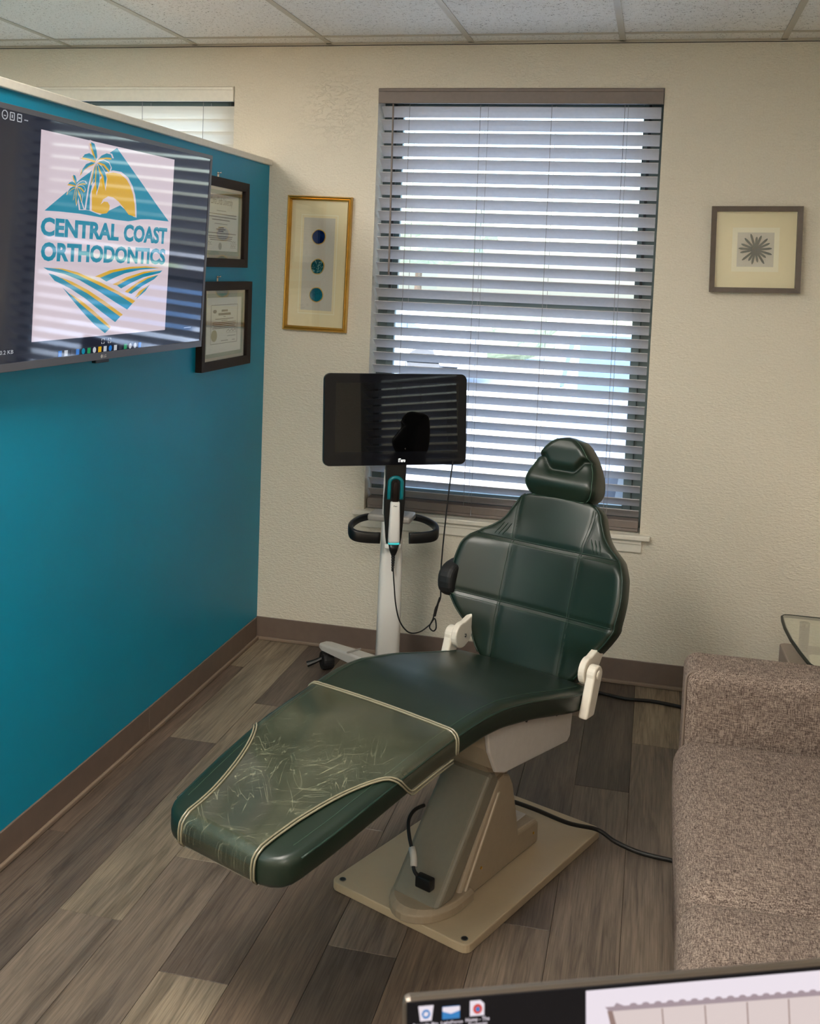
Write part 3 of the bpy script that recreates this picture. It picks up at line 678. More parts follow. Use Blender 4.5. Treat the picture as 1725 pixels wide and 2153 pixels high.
# ------------------------------------------------------------------ television
LOGO = {
    'tri': [(0.041,0.626),(0.172,0.726),(0.261,0.8),(0.315,0.836),(0.363,0.871),(0.461,0.96),(0.513,0.993),(0.624,0.908),(0.732,0.826),(0.855,0.73),(0.978,0.639),(0.889,0.639),(0.799,0.639),(0.73,0.634),(0.679,0.624),(0.63,0.616),(0.534,0.617),(0.411,0.622),(0.267,0.629),(0.133,0.629)],
    'dome_w': [(0.336,0.649),(0.332,0.752),(0.354,0.791),(0.435,0.857),(0.491,0.873),(0.554,0.873),(0.61,0.849),(0.647,0.81),(0.672,0.763),(0.687,0.708),(0.695,0.64),(0.67,0.643),(0.559,0.696),(0.41,0.634)],
    'dome_y': [(0.35,0.651),(0.343,0.748),(0.362,0.782),(0.439,0.85),(0.492,0.862),(0.547,0.861),(0.597,0.838),(0.632,0.803),(0.656,0.761),(0.673,0.707),(0.682,0.644),(0.627,0.652),(0.584,0.687),(0.542,0.716),(0.501,0.733),(0.463,0.735),(0.426,0.715),(0.41,0.687),(0.435,0.705),(0.461,0.705),(0.478,0.688),(0.476,0.664),(0.458,0.646),(0.425,0.64),(0.38,0.644)],
    'f1': [(0.357,0.907),(0.343,0.936),(0.323,0.969),(0.316,0.992),(0.34,0.988),(0.356,0.959),(0.365,0.924)],
    'f2': [(0.357,0.904),(0.317,0.908),(0.288,0.909),(0.264,0.908),(0.277,0.925),(0.308,0.936),(0.337,0.927)],
    'f3': [(0.354,0.893),(0.312,0.874),(0.282,0.852),(0.261,0.826),(0.268,0.852),(0.291,0.879),(0.325,0.894)],
    'f4': [(0.367,0.908),(0.388,0.922),(0.433,0.932),(0.474,0.935),(0.462,0.952),(0.431,0.953),(0.395,0.936)],
    'f5': [(0.372,0.901),(0.42,0.895),(0.452,0.873),(0.46,0.866),(0.467,0.886),(0.45,0.907),(0.411,0.914)],
    'f6': [(0.369,0.893),(0.393,0.859),(0.418,0.831),(0.433,0.779),(0.439,0.828),(0.427,0.853),(0.399,0.881)],
    'f7': [(0.363,0.892),(0.365,0.845),(0.365,0.798),(0.375,0.752),(0.39,0.801),(0.387,0.843),(0.373,0.878)],
    'f8': [(0.358,0.891),(0.346,0.853),(0.341,0.821),(0.336,0.789),(0.352,0.817),(0.357,0.849)],
    'trunk': [(0.341,0.873),(0.313,0.765),(0.297,0.65),(0.343,0.65),(0.339,0.727),(0.359,0.876)],
    'trunk_in': [(0.346,0.861),(0.322,0.766),(0.307,0.652),(0.332,0.652),(0.33,0.726),(0.351,0.833)],
    'trunk2': [(0.227,0.755),(0.243,0.716),(0.26,0.646),(0.3,0.649),(0.268,0.709),(0.237,0.756)],
    'trunk2_in': [(0.232,0.748),(0.251,0.712),(0.268,0.65),(0.29,0.652),(0.261,0.708)],
    'L1': [(0.051,0.356),(0.089,0.354),(0.173,0.347),(0.29,0.321),(0.437,0.275),(0.579,0.226),(0.714,0.176),(0.659,0.133),(0.559,0.177),(0.44,0.233),(0.291,0.295),(0.188,0.325),(0.077,0.343)],
    'L1y': [(0.089,0.356),(0.172,0.352),(0.275,0.334),(0.436,0.285),(0.579,0.234),(0.721,0.179),(0.698,0.165),(0.58,0.217),(0.422,0.272),(0.276,0.321),(0.166,0.347)],
    'L2': [(0.084,0.328),(0.116,0.322),(0.224,0.285),(0.338,0.239),(0.475,0.173),(0.617,0.104),(0.568,0.068),(0.463,0.126),(0.333,0.203),(0.226,0.255),(0.125,0.292)],
    'L2y': [(0.156,0.31),(0.237,0.288),(0.352,0.244),(0.489,0.178),(0.625,0.106),(0.605,0.096),(0.475,0.163),(0.346,0.228),(0.231,0.275)],
    'L3': [(0.179,0.258),(0.228,0.225),(0.314,0.177),(0.42,0.112),(0.531,0.037),(0.494,0.012),(0.408,0.065),(0.317,0.136),(0.244,0.199)],
    'L3y': [(0.221,0.232),(0.313,0.188),(0.426,0.119),(0.534,0.045),(0.527,0.035),(0.42,0.101),(0.307,0.172)],
    'R1': [(0.434,0.309),(0.531,0.34),(0.667,0.359),(0.794,0.366),(0.911,0.364),(0.752,0.354),(0.627,0.333),(0.549,0.31),(0.485,0.288)],
    'R1y': [(0.397,0.314),(0.507,0.348),(0.666,0.369),(0.794,0.374),(0.958,0.365),(0.794,0.366),(0.667,0.358),(0.531,0.337),(0.438,0.308)],
    'R2': [(0.564,0.269),(0.654,0.303),(0.779,0.335),(0.945,0.352),(0.923,0.337),(0.781,0.312),(0.673,0.278),(0.601,0.25)],
    'R2y': [(0.532,0.272),(0.637,0.311),(0.778,0.343),(0.949,0.358),(0.779,0.332),(0.655,0.3),(0.568,0.267)],
    'R3': [(0.652,0.228),(0.741,0.275),(0.825,0.307),(0.91,0.325),(0.875,0.301),(0.776,0.263),(0.686,0.219)],
    'R3y': [(0.631,0.232),(0.723,0.28),(0.816,0.312),(0.914,0.327),(0.817,0.304),(0.732,0.269),(0.656,0.225)],
    'R4': [(0.738,0.201),(0.786,0.24),(0.841,0.272),(0.804,0.234),(0.73,0.19)],
    'R4y': [(0.717,0.201),(0.748,0.232),(0.841,0.272),(0.787,0.238),(0.742,0.201)],
}
def television():
    w, h = 1.274, .670
    t = thing('television', 'wide wall television showing a palm tree logo', 'television', (0, -1.5333, 1.7075))
    yaw, ang = .040, .040                       # swivelled a little towards the room and tipped forward
    R_ = Vector((math.sin(yaw), math.cos(yaw), 0)); N_ = Vector((math.cos(yaw)*math.cos(ang), -math.sin(yaw)*math.cos(ang), -math.sin(ang)))
    O = Vector((.0887, 0, 0)); P = Plane(O, R_, N_.cross(R_))
    cab = MB(); cab.obox(P.p(0,0,-.012), P.R, P.U, P.N, w/2, h/2, .012); obj('cabinet', cab, M['bezel_grey'], t, bevel=.003)
    obj('wall_mount', MB().box(.0005, .058, -.14, .14, -.12, .12).box(.0005, .012, -.35, .35, -.2, .2), M['plastic_black'], t)
    bz = MB()
    for a0, a1, b0, b1 in ((-w/2, w/2, h/2-.014, h/2), (-w/2, w/2, -h/2, -h/2+.022), (-w/2, -w/2+.012, -h/2+.022, h/2-.014), (w/2-.012, w/2, -h/2+.022, h/2-.014)): P.rect(bz, a0, a1, b0, b1, .0035, .0035)
    obj('bezel', bz, M['bezel_grey'], t, bevel=.001)
    m = MB(); P.rect(m, -w/2+.012, w/2-.012, -h/2+.022, h/2-.014, .0012, .0012); scr = obj('screen', m, M['tv_black'], t)
    # shown picture
    ax, ay, aw, ah = -.354, -.2635, .7205, .555
    def U(q): return (ax+q[0]*aw, ay+q[1]*ah)
    def shape(nm, polys, mat, d):
        m = MB()
        for q in polys: P.poly(m, [U(x) for x in q], d, .0003)
        return obj(nm, m, M[mat], scr)
    shape('logo_field', [[(0,0),(1,0),(1,1),(0,1)]], 'tv_white', .0016)
    shape('logo_triangle', [LOGO['tri']], 'tv_teal', .0020)
    shape('sun_outline', [LOGO['dome_w']], 'tv_white', .0024); shape('sun_and_wave', [LOGO['dome_y']], 'tv_yellow', .0028)
    big = [LOGO['f%d' % i] for i in range(1, 9)]; c1 = (.361, .902); c2 = (.232, .763)
    def grow(q, c, k, off=(0,0)): 
        cx = sum(a for a, _ in q)/len(q); cy = sum(b for _, b in q)/len(q)
        return [(cx+(a-cx)*k+off[0], cy+(b-cy)*k+off[1]) for a, b in q]
    small = [[(c2[0]+(a-c1[0])*.56, c2[1]+(b-c1[1])*.58) for a, b in q] for q in big]
    shape('trunk_outline', [LOGO['trunk'], LOGO['trunk2']], 'tv_white', .0032)
    shape('trunk', [LOGO['trunk_in'], LOGO['trunk2_in']], 'tv_teal', .0036)
    shape('frond_outline', [grow(q, 0, 1.28) for q in big+small], 'tv_white', .0040)
    shape('frond_glow', [grow(q, 0, 1.06, (-.006, -.009)) for q in big]+[grow(q, 0, 1.06, (-.003, -.006)) for q in small], 'tv_yellow', .0044)
    shape('frond', big+small, 'tv_teal', .0048)
    shape('field_stripe', [LOGO[k] for k in ('L1','L2','L3','R1','R2','R3','R4')], 'tv_teal', .0020)
    shape('field_edge', [LOGO[k] for k in ('L1y','L2y','L3y','R1y','R2y','R3y','R4y')], 'tv_yellow', .0024)
    m = MB()
    for s, x0, x1, y0, y1 in (('CENTRAL', .022, .560, .505, .596), ('COAST', .598, .968, .505, .600), ('ORTHODONTICS', .030, .964, .386, .478)):
        (a0, b0), (a1, b1) = U((x0, y0)), U((x1, y1)); P.text(m, s, a0, a1, b0, b1, .0022, .045)
    obj('logo_lettering', m, M['tv_teal'], scr)
    # taskbar and viewer controls
    m = MB(); P.rect(m, -w/2+.013, w/2-.013, -.2935, -.2925, .0016); obj('taskbar_line', m, M['tv_line'], scr)
    cols = ['tv_blue','tv_icon','tv_line','tv_blue','tv_teal','tv_green','tv_icon','tv_yellow','tv_icon','tv_blue','tv_icon','tv_line','tv_green','tv_icon','tv_icon','tv_blue']
    for i, c in enumerate(cols):
        x = -.222+.431*i/15; m = MB()
        if i in (4, 6, 9, 13, 14): P.ell(m, x, -.3035, .0082, .0086, .0018, 14)
        else: P.rect(m, x-.0078, x+.0078, -.3115, -.2955, .0018)
        obj('taskbar_icon', m, M[c], scr)
        if i in (5, 6, 10, 11, 12, 13, 14): m = MB(); P.rect(m, x-.004, x+.004, -.3145, -.3130, .0018); obj('taskbar_mark', m, M['tv_icon'], scr)
    ic = MB(); y = .307; sx_ = .035
    P.strokes(ic, [(-.504+.011*math.cos(k*.7), y+.011*math.sin(k*.7)) for k in range(10)], .002, .0018); P.strokes(ic, [(-.508, y-.002), (-.500, y-.002)], .0018, .0018)
    for x in (-.475, -.446): P.strokes(ic, [(x-.008,y-.009),(x+.008,y-.009),(x+.008,y+.009),(x-.008,y+.009),(x-.008,y-.009)], .002, .0018)
    P.strokes(ic, [(-.475,y-.004),(-.475,y+.004)], .003, .0018); P.strokes(ic, [(-.450,y),(-.442,y)], .003, .0018)
    for x in (-.424,-.4185,-.413): P.ell(ic, x, y-.002, .0016, .0016, .0018, 8)
    for x in (-.006, .030):
        for sx in (-1, 1):
            for sy in (-1, 1): P.strokes(ic, [(x+sx*.007, -.280+sy*.002), (x+sx*.007, -.280+sy*.007), (x+sx*.002, -.280+sy*.007)], .0016, .0018)
    P.strokes(ic, [(.50,-.262),(.55,-.262)], .0018, .0018)
    P.text(ic, '1937   360.2 KB', -.560, -.430, -.289, -.279, .0018)
    obj('viewer_controls', ic, M['tv_icon'], scr)
    lg = MB(); P.ell(lg, -.012, -.3245, .0055, .0055, .0040, 16); P.text(lg, 'LG', -.003, .012, -.3290, -.3200, .0041, .02); obj('maker_mark', lg, M['light_grey'], t)
    obj('control_stub', MB().obox(P.p(-.005, -h/2-.004, -.004), P.R, P.U, P.N, .035, .005, .008), M['bezel_black'], t, bevel=.002)
television()

# ------------------------------------------------------------------ dental chair (local x: foot -> head, local y: sitter's left)
CH_LOC = (1.244, -1.4975, 0); CH_ROT = math.radians(66.5)
ZT = [(-1.0,.494),(-.93,.508),(-.87,.522),(-.76,.549),(-.65,.573),(-.55,.590),(-.47,.601),(-.40,.610),(-.34,.614),(-.28,.612),(-.20,.600),(-.12,.585),(.0,.556),(.12,.527),(.24,.502)]
HW = [(-1.0,.178),(-.93,.188),(-.85,.200),(-.75,.211),(-.65,.219),(-.5,.226),(-.36,.236),(-.25,.240),(-.1,.241),(.12,.240),(.24,.232)]
THK = .066; RE = .020
def seat_sec(u):
    w, z = interp(HW, u), interp(ZT, u)
    rc = .055                                        # plan corner at the foot
    d = u-(-1.0)
    if d < rc: w -= rc-math.sqrt(max(0, rc*rc-(rc-d)**2))
    d2 = .24-u
    if d2 < .04: w -= .04-math.sqrt(max(0, .0016-(.04-d2)**2))
    return w, z
def seat_loop(u, inset=0.0):
    w, z = seat_sec(u); w -= inset; th = THK-inset*1.3; z -= inset*.65; r = min(RE, th/2-.002); L = []
    for i in range(17): L.append((w-r-2*(w-r)*i/16, z + .004*(1-((i-8)/8)**2)))
    for k in range(1, 6): a = math.pi/2+math.pi/2*k/5; L.append((-(w-r)+r*math.cos(a), z-r+r*math.sin(a)))
    for k in range(1, 6): a = math.pi+math.pi/2*k/5; L.append((-(w-r)+r*math.cos(a), z-th+r+r*math.sin(a)))
    for i in range(1, 8): L.append((-(w-r)+2*(w-r)*i/8, z-th))
    for k in range(0, 6): a = -math.pi/2+math.pi/2*k/5; L.append(((w-r)+r*math.cos(a), z-th+r+r*math.sin(a)))
    for k in range(1, 5): a = math.pi/2*k/5; L.append(((w-r)+r*math.cos(a), z-r+r*math.sin(a)))
    return L
def seat_surf(u, s, off=0.0):
    """point at arc distance s from the centre line, over the top and down the side"""
    w, z = seat_sec(u); r = RE; sg = 1 if s >= 0 else -1; a = abs(s); flat = w-r
    if a <= flat: return Vector((u, s, z+.004*(1-(a/flat)**2)+off))
    a -= flat
    if a <= r*math.pi/2:
        t = a/r; return Vector((u, sg*(flat+(r+off)*math.sin(t)), z-r+(r+off)*math.cos(t)))
    return Vector((u, sg*(w+off), z-r-(a-r*math.pi/2)))

def slab(poly, v0, v1):
    return MB().prism(poly, lambda u, z, d: (u, d, z), v0, v1)
def dental_chair():
    t = thing('dental_chair', 'green leather dental chair with headrest on a cream base', 'dental chair', CH_LOC, CH_ROT)
    # base plate
    m = MB(); hx, hy, rc = .366, .222, .022; pl = []
    for cx, cy, a0 in ((hx-rc,hy-rc,0),(-hx+rc,hy-rc,90),(-hx+rc,-hy+rc,180),(hx-rc,-hy+rc,270)):
        for k in range(5): a = math.radians(a0+90*k/4); pl.append((cx+rc*math.cos(a), cy+rc*math.sin(a)))
    m.prism(pl, lambda a, b, d: (a, b, d), .0005, .0245); bp = obj('base_plate', m, M['plate_cream'], t, bevel=.003)
    for x in (-.342, .342):
        for y in (-.198, .198): obj('bolt_hole', MB().lathe([(.0075,0),(.0075,.0006)], (x, y, .0245), n=14), M['rubber_black'], bp); obj('bolt_ring', MB().tube([(x+.0085*math.cos(a*.5236), y+.0085*math.sin(a*.5236), .0247) for a in range(12)], .0012, 6, True), M['steel'], bp)
    # pedestal
    vc = -.033; va, vb = vc-.074, vc+.074
    hs = slab([(-.258,.0246),(-.085,.278),(-.066,.300),(-.036,.306),(-.006,.294),(.014,.262),(.030,.210),(.058,.104),(.160,.098),(.172,.088),(.174,.0246)], va-.006, vb+.006)
    ped = obj('pedestal', hs, M['post_tan'], t, bevel=.010, seg=3)
    rib = slab([(-.240,.0246),(-.231,.0246),(-.062,.268),(-.073,.268)], va-.0105, va+.01); obj('pedestal_rib', rib, M['cream_paint'], ped, bevel=.002)
    cov = slab([(-.338,.052),(-.108,.322),(-.094,.328),(-.074,.322),(-.052,.296),(-.262,.048)], va-.002, vb+.002); obj('front_cover', cov, M['post_grey_shaded'], t, bevel=.014, seg=4)  # darker grey than the pedestal: the cover's shade is put into its colour
    fl = MB(); pts = []
    for k in range(17):
        a = math.pi/2+math.pi*k/16; pts.append((-.252+.136*math.cos(a), vc+.096*math.sin(a)))
    pts += [(-.19, vc-.094), (-.19, vc+.094)]
    fl.loft([[(a, b, .0246) for a, b in pts], [(a, b, .046) for a, b in pts], [(-.22+(a+.22)*.90, vc+(b-vc)*.93, .056) for a, b in pts]]); obj('foot_flange', fl, M['post_tan'], t, bevel=.003)
    obj('switch_plate', MB().box(.068, .155, vc-.045, vc+.045, .1005, .1045), M['grey_shell'], ped, bevel=.002)
    obj('grommet', MB().lathe([(.018,0),(.018,.012),(.012,.016),(.004,.016)], (.115, vc-.012, .1045), n=16), M['rubber_black'], ped)
    obj('latch_tab', MB().box(.140, .156, vc+.005, vc+.04, .104, .136), M['post_tan'], ped, bevel=.003)
    for x, z in ((-.14, .085), (.14, .065)): obj('screw', MB().lathe([(.004,0),(.004,.002),(.001,.003)], (x, va-.0062, z), (0,-1,0), 10), M['gold'], ped)
    obj('front_plug', MB().rbox((-.318, vc-.022, .104), (.012, .024, .016), .004, mid=2, seg=2), M['plastic_black'], t, smooth=True)
    cab = [(-.327, vc-.005, .118), (-.322, vc+.012, .128), (-.305, vc+.026, .150), (-.285, vc+.056, .182), (-.258, vc+.080, .208), (-.225, vc+.086, .222), (-.19, vc+.078, .225)]
    obj('front_cable', MB().tube(crom(cab, 26), .005, 8), M['cable_black'], t, smooth=True)
    obj('cable_sleeve', MB().tube(crom(cab[1:4], 8)[1:6], .0095, 8), M['light_grey'], t, smooth=True)
    # lift arm and pan under the seat
    arm = slab([(-.088,.316),(-.030,.262),(.015,.300),(.040,.42),(-.222,.485)], vc-.066, vc+.066); obj('lift_arm', arm, M['post_tan'], t, bevel=.008)
    PP = [(-.250,.540),(.225,.434),(.214,.350),(.196,.338),(-.150,.372),(-.190,.388),(-.228,.452)]
    pn = obj('seat_pan', slab([(u*.985, z+.004) for u, z in PP], -.164, .164), M['post_tan'], t, bevel=.008, seg=3)
    for sg in (-1, 1): obj('side_cover', slab(PP, sg*.1642, sg*.178), M['grey_shell'], pn, bevel=.005, seg=3)
    for u in (-.21, -.05, .12): obj('pan_screw', MB().lathe([(.004,0),(.004,.003)], (u, -.1782, .5318-(u+.25)*.223-.006), (0,-1,0), 10), M['plastic_black'], pn)
    # seat and leg rest: one continuous pad
    us = [-1.0+.0005, -.996, -.988, -.976, -.96] + [-.94+.02*i for i in range(57)] + [.20, .215, .228, .236, .2395]
    ins = {0: .016, 1: .0095, 2: .004, 3: .001}; N = len(us); secs = []
    for i, u in enumerate(us):
        k = min(i, N-1-i); secs.append([(u, y, z) for y, z in seat_loop(u, ins.get(k, 0))])
    pad = obj('seat_pad', MB().loft(secs), M['green_leather'], t, smooth=True)
    for sg in (-1, 1):
        path = [seat_surf(u, sg*(interp(HW, u)-RE+RE*math.pi/4*1.5), .0005) for u in [-.945+.02*i for i in range(58)]]
        obj('welt', MB().tube(path, .0028, 6), M['welt_leather'], pad, smooth=True)
        st = [seat_surf(u, sg*(interp(HW, u)-RE-.010), .0006) for u in [-.94+.02*i for i in range(57)]]
        obj('stitching', MB().tube(st, .0007, 4), M['seam_thread'], pad)
    # backrest
    O = Vector((.250, 0, .524)); D = Vector((.321, 0, .947)).normalized(); Nn = Vector((-D.z, 0, D.x)); Y = Vector((0,1,0))
    BW = [(-.045,.150),(0,.186),(.04,.208),(.08,.246),(.107,.268),(.14,.286),(.22,.293),(.285,.285),(.32,.268),(.345,.243),(.37,.208),(.40,.179),(.435,.161),(.465,.147),(.485,.126),(.497,.085)]
    def wing(s): return interp([(-.05,.02),(.03,.045),(.1,.074),(.3,.074),(.36,.045),(.42,.012),(.5,.0)], s)
    def seamline(a, x, w=.006): return math.exp(-((x-a)/w)**2)
    def vseam(s): return .118 if s < .33 else .118+.012*sstep(.33,.45,s)
    def front(v, s):
        w = interp(BW, s); h = wing(s)*(abs(v)/.29)**2
        h += .012*math.cos(min(1, abs(v)/w)*math.pi/2)
        g = seamline(.338, s, .007)+seamline(.145, s, .007)
        for sg in (-1, 1): g = max(g, seamline(sg*vseam(s), v, .006)*.7)
        return h-.006*min(1, g)
    def back_loop(s, inset=0.0):
        w = interp(BW, s)-inset; T = .062-inset*1.2; r = .020; L = []; n = 44
        def fr(v): return front(v, s)-inset*.6
        for i in range(n+1): v = (w-r)-2*(w-r)*i/n; L.append((v, fr(v)))
        e = fr(-(w-r))
        for k in range(1, 6): a = math.pi/2+math.pi/2*k/5; L.append((-(w-r)+r*math.cos(a), e-r+r*math.sin(a)))
        for k in range(1, 5): a = math.pi+math.pi/2*k/5; L.append((-(w-r)+r*math.cos(a), e-T+r+r*math.sin(a)))
        for i in range(0, 13): v = -(w-r)+2*(w-r)*i/12; L.append((v, wing(s)*(abs(v)/.29)**2-T-.01))
        e = fr(w-r)
        for k in range(1, 5): a = -math.pi/2+math.pi/2*k/5; L.append(((w-r)+r*math.cos(a), e-T+r+r*math.sin(a)))
        for k in range(0, 5): a = math.pi/2*k/5; L.append(((w-r)+r*math.cos(a), e-r+r*math.sin(a)))
        return L
    ss = [-.045,-.042,-.034] + [-.025+.0075*i for i in range(68)] + [.487, .493, .4965, .4975]; secs = []
    for i, s in enumerate(ss):
        k = min(i, len(ss)-1-i); ii = {0: .018, 1: .010, 2: .003, 3: .0}.get(k, 0)
        secs.append([O+D*s+Y*v+Nn*h for v, h in back_loop(s, ii)])
    bk = obj('backrest', MB().loft(secs), M['green_leather'], t, smooth=True)
    def bline(pts, r, mat, nm): obj(nm, MB().tube([O+D*s+Y*v+Nn*(front(v, s)+.0012) for v, s in pts], r, 5), M[mat], bk, smooth=True)
    for s0 in (.338, .145):
        w = interp(BW, s0)-.012; pts = [(-w+2*w*i/40, s0-.006*math.cos(math.pi*(-w+2*w*i/40)/.5)*0) for i in range(41)]
        bline([(v, s-.0) for v, s in pts], .0022, 'welt_leather', 'seam_welt'); bline([(v, s-.012) for v, s in pts], .0007, 'seam_thread', 'stitching')
    for sg in (-1, 1):
        pts = [(sg*vseam(-.02+.5*i/50), -.02+.5*i/50) for i in range(50)]
        bline(pts, .0014, 'welt_leather', 'seam_welt'); bline([(v+.007, s) for v, s in pts], .0006, 'seam_thread', 'stitching')
    def edge(sg):
        out = []
        for i in range(64):
            s = -.02+.505*i/63; w = interp(BW, s); r = .02; v = sg*(w-r+r*.72); out.append(O+D*s+Y*v+Nn*(front(sg*(w-r), s)-r+r*.72+.0006))
        return out
    for sg in (-1, 1): obj('edge_welt', MB().tube(edge(sg), .0026, 6), M['welt_leather'], bk, smooth=True)
    for sg in (-1, 1):                                # gathered tucks at the shoulders
        for k in range(3):
            v0 = sg*(.158+.013*k); obj('tuck', MB().tube([O+D*(.345+.02*j)+Y*(v0-sg*.010*j)+Nn*(front(v0-sg*.010*j, .345+.02*j)+.0005) for j in range(3)], [.001,.0028,.0008], 6), M['welt_leather'], bk, smooth=True)
    # headrest
    O2 = Vector((.402, 0, .990)); D2 = Vector((.21, 0, .978)).normalized(); N2 = Vector((-D2.z, 0, D2.x))
    HWd = [(-.012,.080),(.0,.101),(.015,.115),(.037,.1215),(.06,.119),(.094,.108),(.135,.086),(.165,.062),(.182,.038),(.190,.016)]
    def hfront(v, s):
        # lower roll, and an inset upper cushion above a wide V seam
        line = .083+.048*sstep(.035, .085, abs(v)); e = s-line
        roll = .030*math.exp(-((s-.045)/.040)**2)*(1-.25*(abs(v)/.12)**2)
        up = .014*sstep(0, .03, e)*(1-sstep(.06, .12, s-.09))
        gro = .010*math.exp(-(e/.007)**2)*(1-sstep(.085, .10, abs(v)))
        return roll*(1-.5*sstep(-.02, .012, e))+up-gro
    def head_loop(s, inset=0.0):
        w = interp(HWd, s)-inset; T = .085-inset; r = min(.026, w*.6); L = []; n = 30
        for i in range(n+1): v = (w-r)-2*(w-r)*i/n; L.append((v, hfront(v, s)-inset*.8))
        e = hfront(-(w-r), s)-inset*.8
        for k in range(1, 6): a = math.pi/2+math.pi/2*k/5; L.append((-(w-r)+r*math.cos(a), e-r+r*math.sin(a)))
        for k in range(1, 5): a = math.pi+math.pi/2*k/5; L.append((-(w-r)+r*math.cos(a), -T+r+r*math.sin(a)))
        for i in range(0, 9): v = -(w-r)+2*(w-r)*i/8; L.append((v, -T))
        for k in range(1, 5): a = -math.pi/2+math.pi/2*k/5; L.append(((w-r)+r*math.cos(a), -T+r+r*math.sin(a)))
        for k in range(0, 5): a = math.pi/2*k/5; L.append(((w-r)+r*math.cos(a), e-r+r*math.sin(a)))
        return L
    ss = [-.012,-.010,-.005] + [0+.005*i for i in range(37)] + [.184,.188,.190]; secs = []
    for i, s in enumerate(ss):
        k = min(i, len(ss)-1-i); ii = {0: .020, 1: .011, 2: .004}.get(k, 0); secs.append([O2+D2*s+Y*v+N2*h for v, h in head_loop(s, ii)])
    hd = obj('headrest', MB().loft(secs), M['green_leather'], t, smooth=True)
    w_ = []
    for i in range(60):
        s = .002+.180*i/59; w = interp(HWd, s); r = min(.026, w*.6); w_.append((s, w, r))
    for sg in (-1, 1): obj('edge_welt', MB().tube([O2+D2*s+Y*(sg*(w-r+r*.72))+N2*(hfront(w-r, s)-r+r*.74) for s, w, r in w_], .0014, 5), M['seam_thread'], hd, smooth=True)
    obj('bottom_welt', MB().tube([O2+D2*(-.002)+Y*v+N2*(hfront(v, 0)-.003) for v in [-.09+.18*i/20 for i in range(21)]], .0014, 5), M['seam_thread'], hd, smooth=True)
    obj('headrest_bar', MB().obox(O+D*.47+Nn*(-.045), Y, D, Nn, .035, .07, .008), M['steel'], t, bevel=.003)
    # hinges
    for sg in (-1, 1):
        y0, y1 = (-.240, -.268) if sg < 0 else (.216, .244)
        a0, a1 = (-.218, -.238) if sg < 0 else (.194, .214)
        cx, cz = .190, .560; R = .027; pts = [(.118,.452),(.168,.452)]
        pts = [(.128,.448),(.176,.448)] + [(cx+R*math.cos(math.radians(a)), cz+R*math.sin(math.radians(a))) for a in range(-10, 191, 20)] 
        hb = obj('hinge_bracket', slab(pts, y0, y1), M['cream_white'], t, bevel=.006, seg=3)
        obj('hinge_cap', MB().lathe([(.014,0),(.014,.002),(.010,.004),(.002,.005)], (cx, y1, cz), (0,sg,0), 18), M['cream_white'], hb)
        c2x, c2z = .196, .562; R2 = .040; q = [(c2x+R2*math.cos(math.radians(a)), c2z+R2*math.sin(math.radians(a))) for a in range(80, 291, 15)]
        q += [(.232,.535),(.278,.590),(.288,.632),(.262,.645),(.238,.612)]
        ha = obj('hinge_arm', slab(q, a0, a1), M['cream_white'], t, bevel=.004, seg=2)
        obj('hinge_bolt', MB().lathe([(.006,0),(.006,.003),(.002,.005)], (.205, a0-sg*.0005, .560), (0,-sg,0), 10), M['chrome'], ha)
    # arm pad folded up behind the back on the far side
    ar = slab([(.315+.100*math.copysign(abs(math.cos(k*math.pi/14))**.8, math.cos(k*math.pi/14)), .705+.060*math.copysign(abs(math.sin(k*math.pi/14))**.8, math.sin(k*math.pi/14))) for k in range(28)], .262, .318); obj('armrest', ar, M['rubber_black'], t, bevel=.016, seg=4)
dental_chair()

def footrest_cover():
    t = thing('footrest_cover', 'scratched clear vinyl cover over the leg rest of the dental chair', 'cover', CH_LOC, CH_ROT)
    LIM = [(-1.0,.112),(-.95,.114),(-.90,.120),(-.84,.134),(-.79,.150),(-.74,.172),(-.70,.197),(-.67,.226),(-.64,.262),(-.615,.285),(-.55,.30),(-.46,.30)]
    off = .0035; n = 41; rows = []
    def lim(u): return interp(LIM, u)
    us = [-.470-.0125*i for i in range(42)]
    for u in us:
        L = min(lim(u), seat_sec(u)[0]-RE+RE*math.pi/2+.043); rows.append([seat_surf(u, -L+2*L*i/(n-1), off) for i in range(n)])
    zt = interp(ZT, -1.0); L = .112
    for x, z in ((-.992, zt-.001), (-.999, zt-.006), (-1.003, zt-.014), (-1.0045, zt-.030), (-1.0045, zt-.048), (-1.000, zt-.060), (-.990, zt-.0695), (-.94, zt-.062)):
        rows.append([Vector((x+(.0 if abs(-L+2*L*i/(n-1)) < .11 else 0), -L+2*L*i/(n-1), z+off)) for i in range(n)])
    obj('vinyl_sheet', MB().grid(rows), M['clear_vinyl'], t, smooth=True)
    for k in (0, 1):
        o2 = .0048
        top = [seat_surf(-.470+.0075*k, -.270+.540*i/60, o2) for i in range(61)]; obj('top_piping', MB().tube(top, .0024, 6), M['vinyl_piping'], t, smooth=True)
        for sg in (-1, 1):
            path = []
            for i in range(60):
                u = -.480-.500*i/59; L = min(lim(u), seat_sec(u)[0]-RE+RE*math.pi/2+.043); path.append(seat_surf(u, sg*(L-.008*k), o2))
            for x, z in ((-.995, zt-.002), (-1.003, zt-.012), (-1.006, zt-.030), (-1.005, zt-.052), (-.996, zt-.064)): path.append(Vector((x, sg*(.112-.008*k), z+off)))
            obj('side_piping', MB().tube(path, .0024, 6), M['vinyl_piping'], t, smooth=True)
footrest_cover()

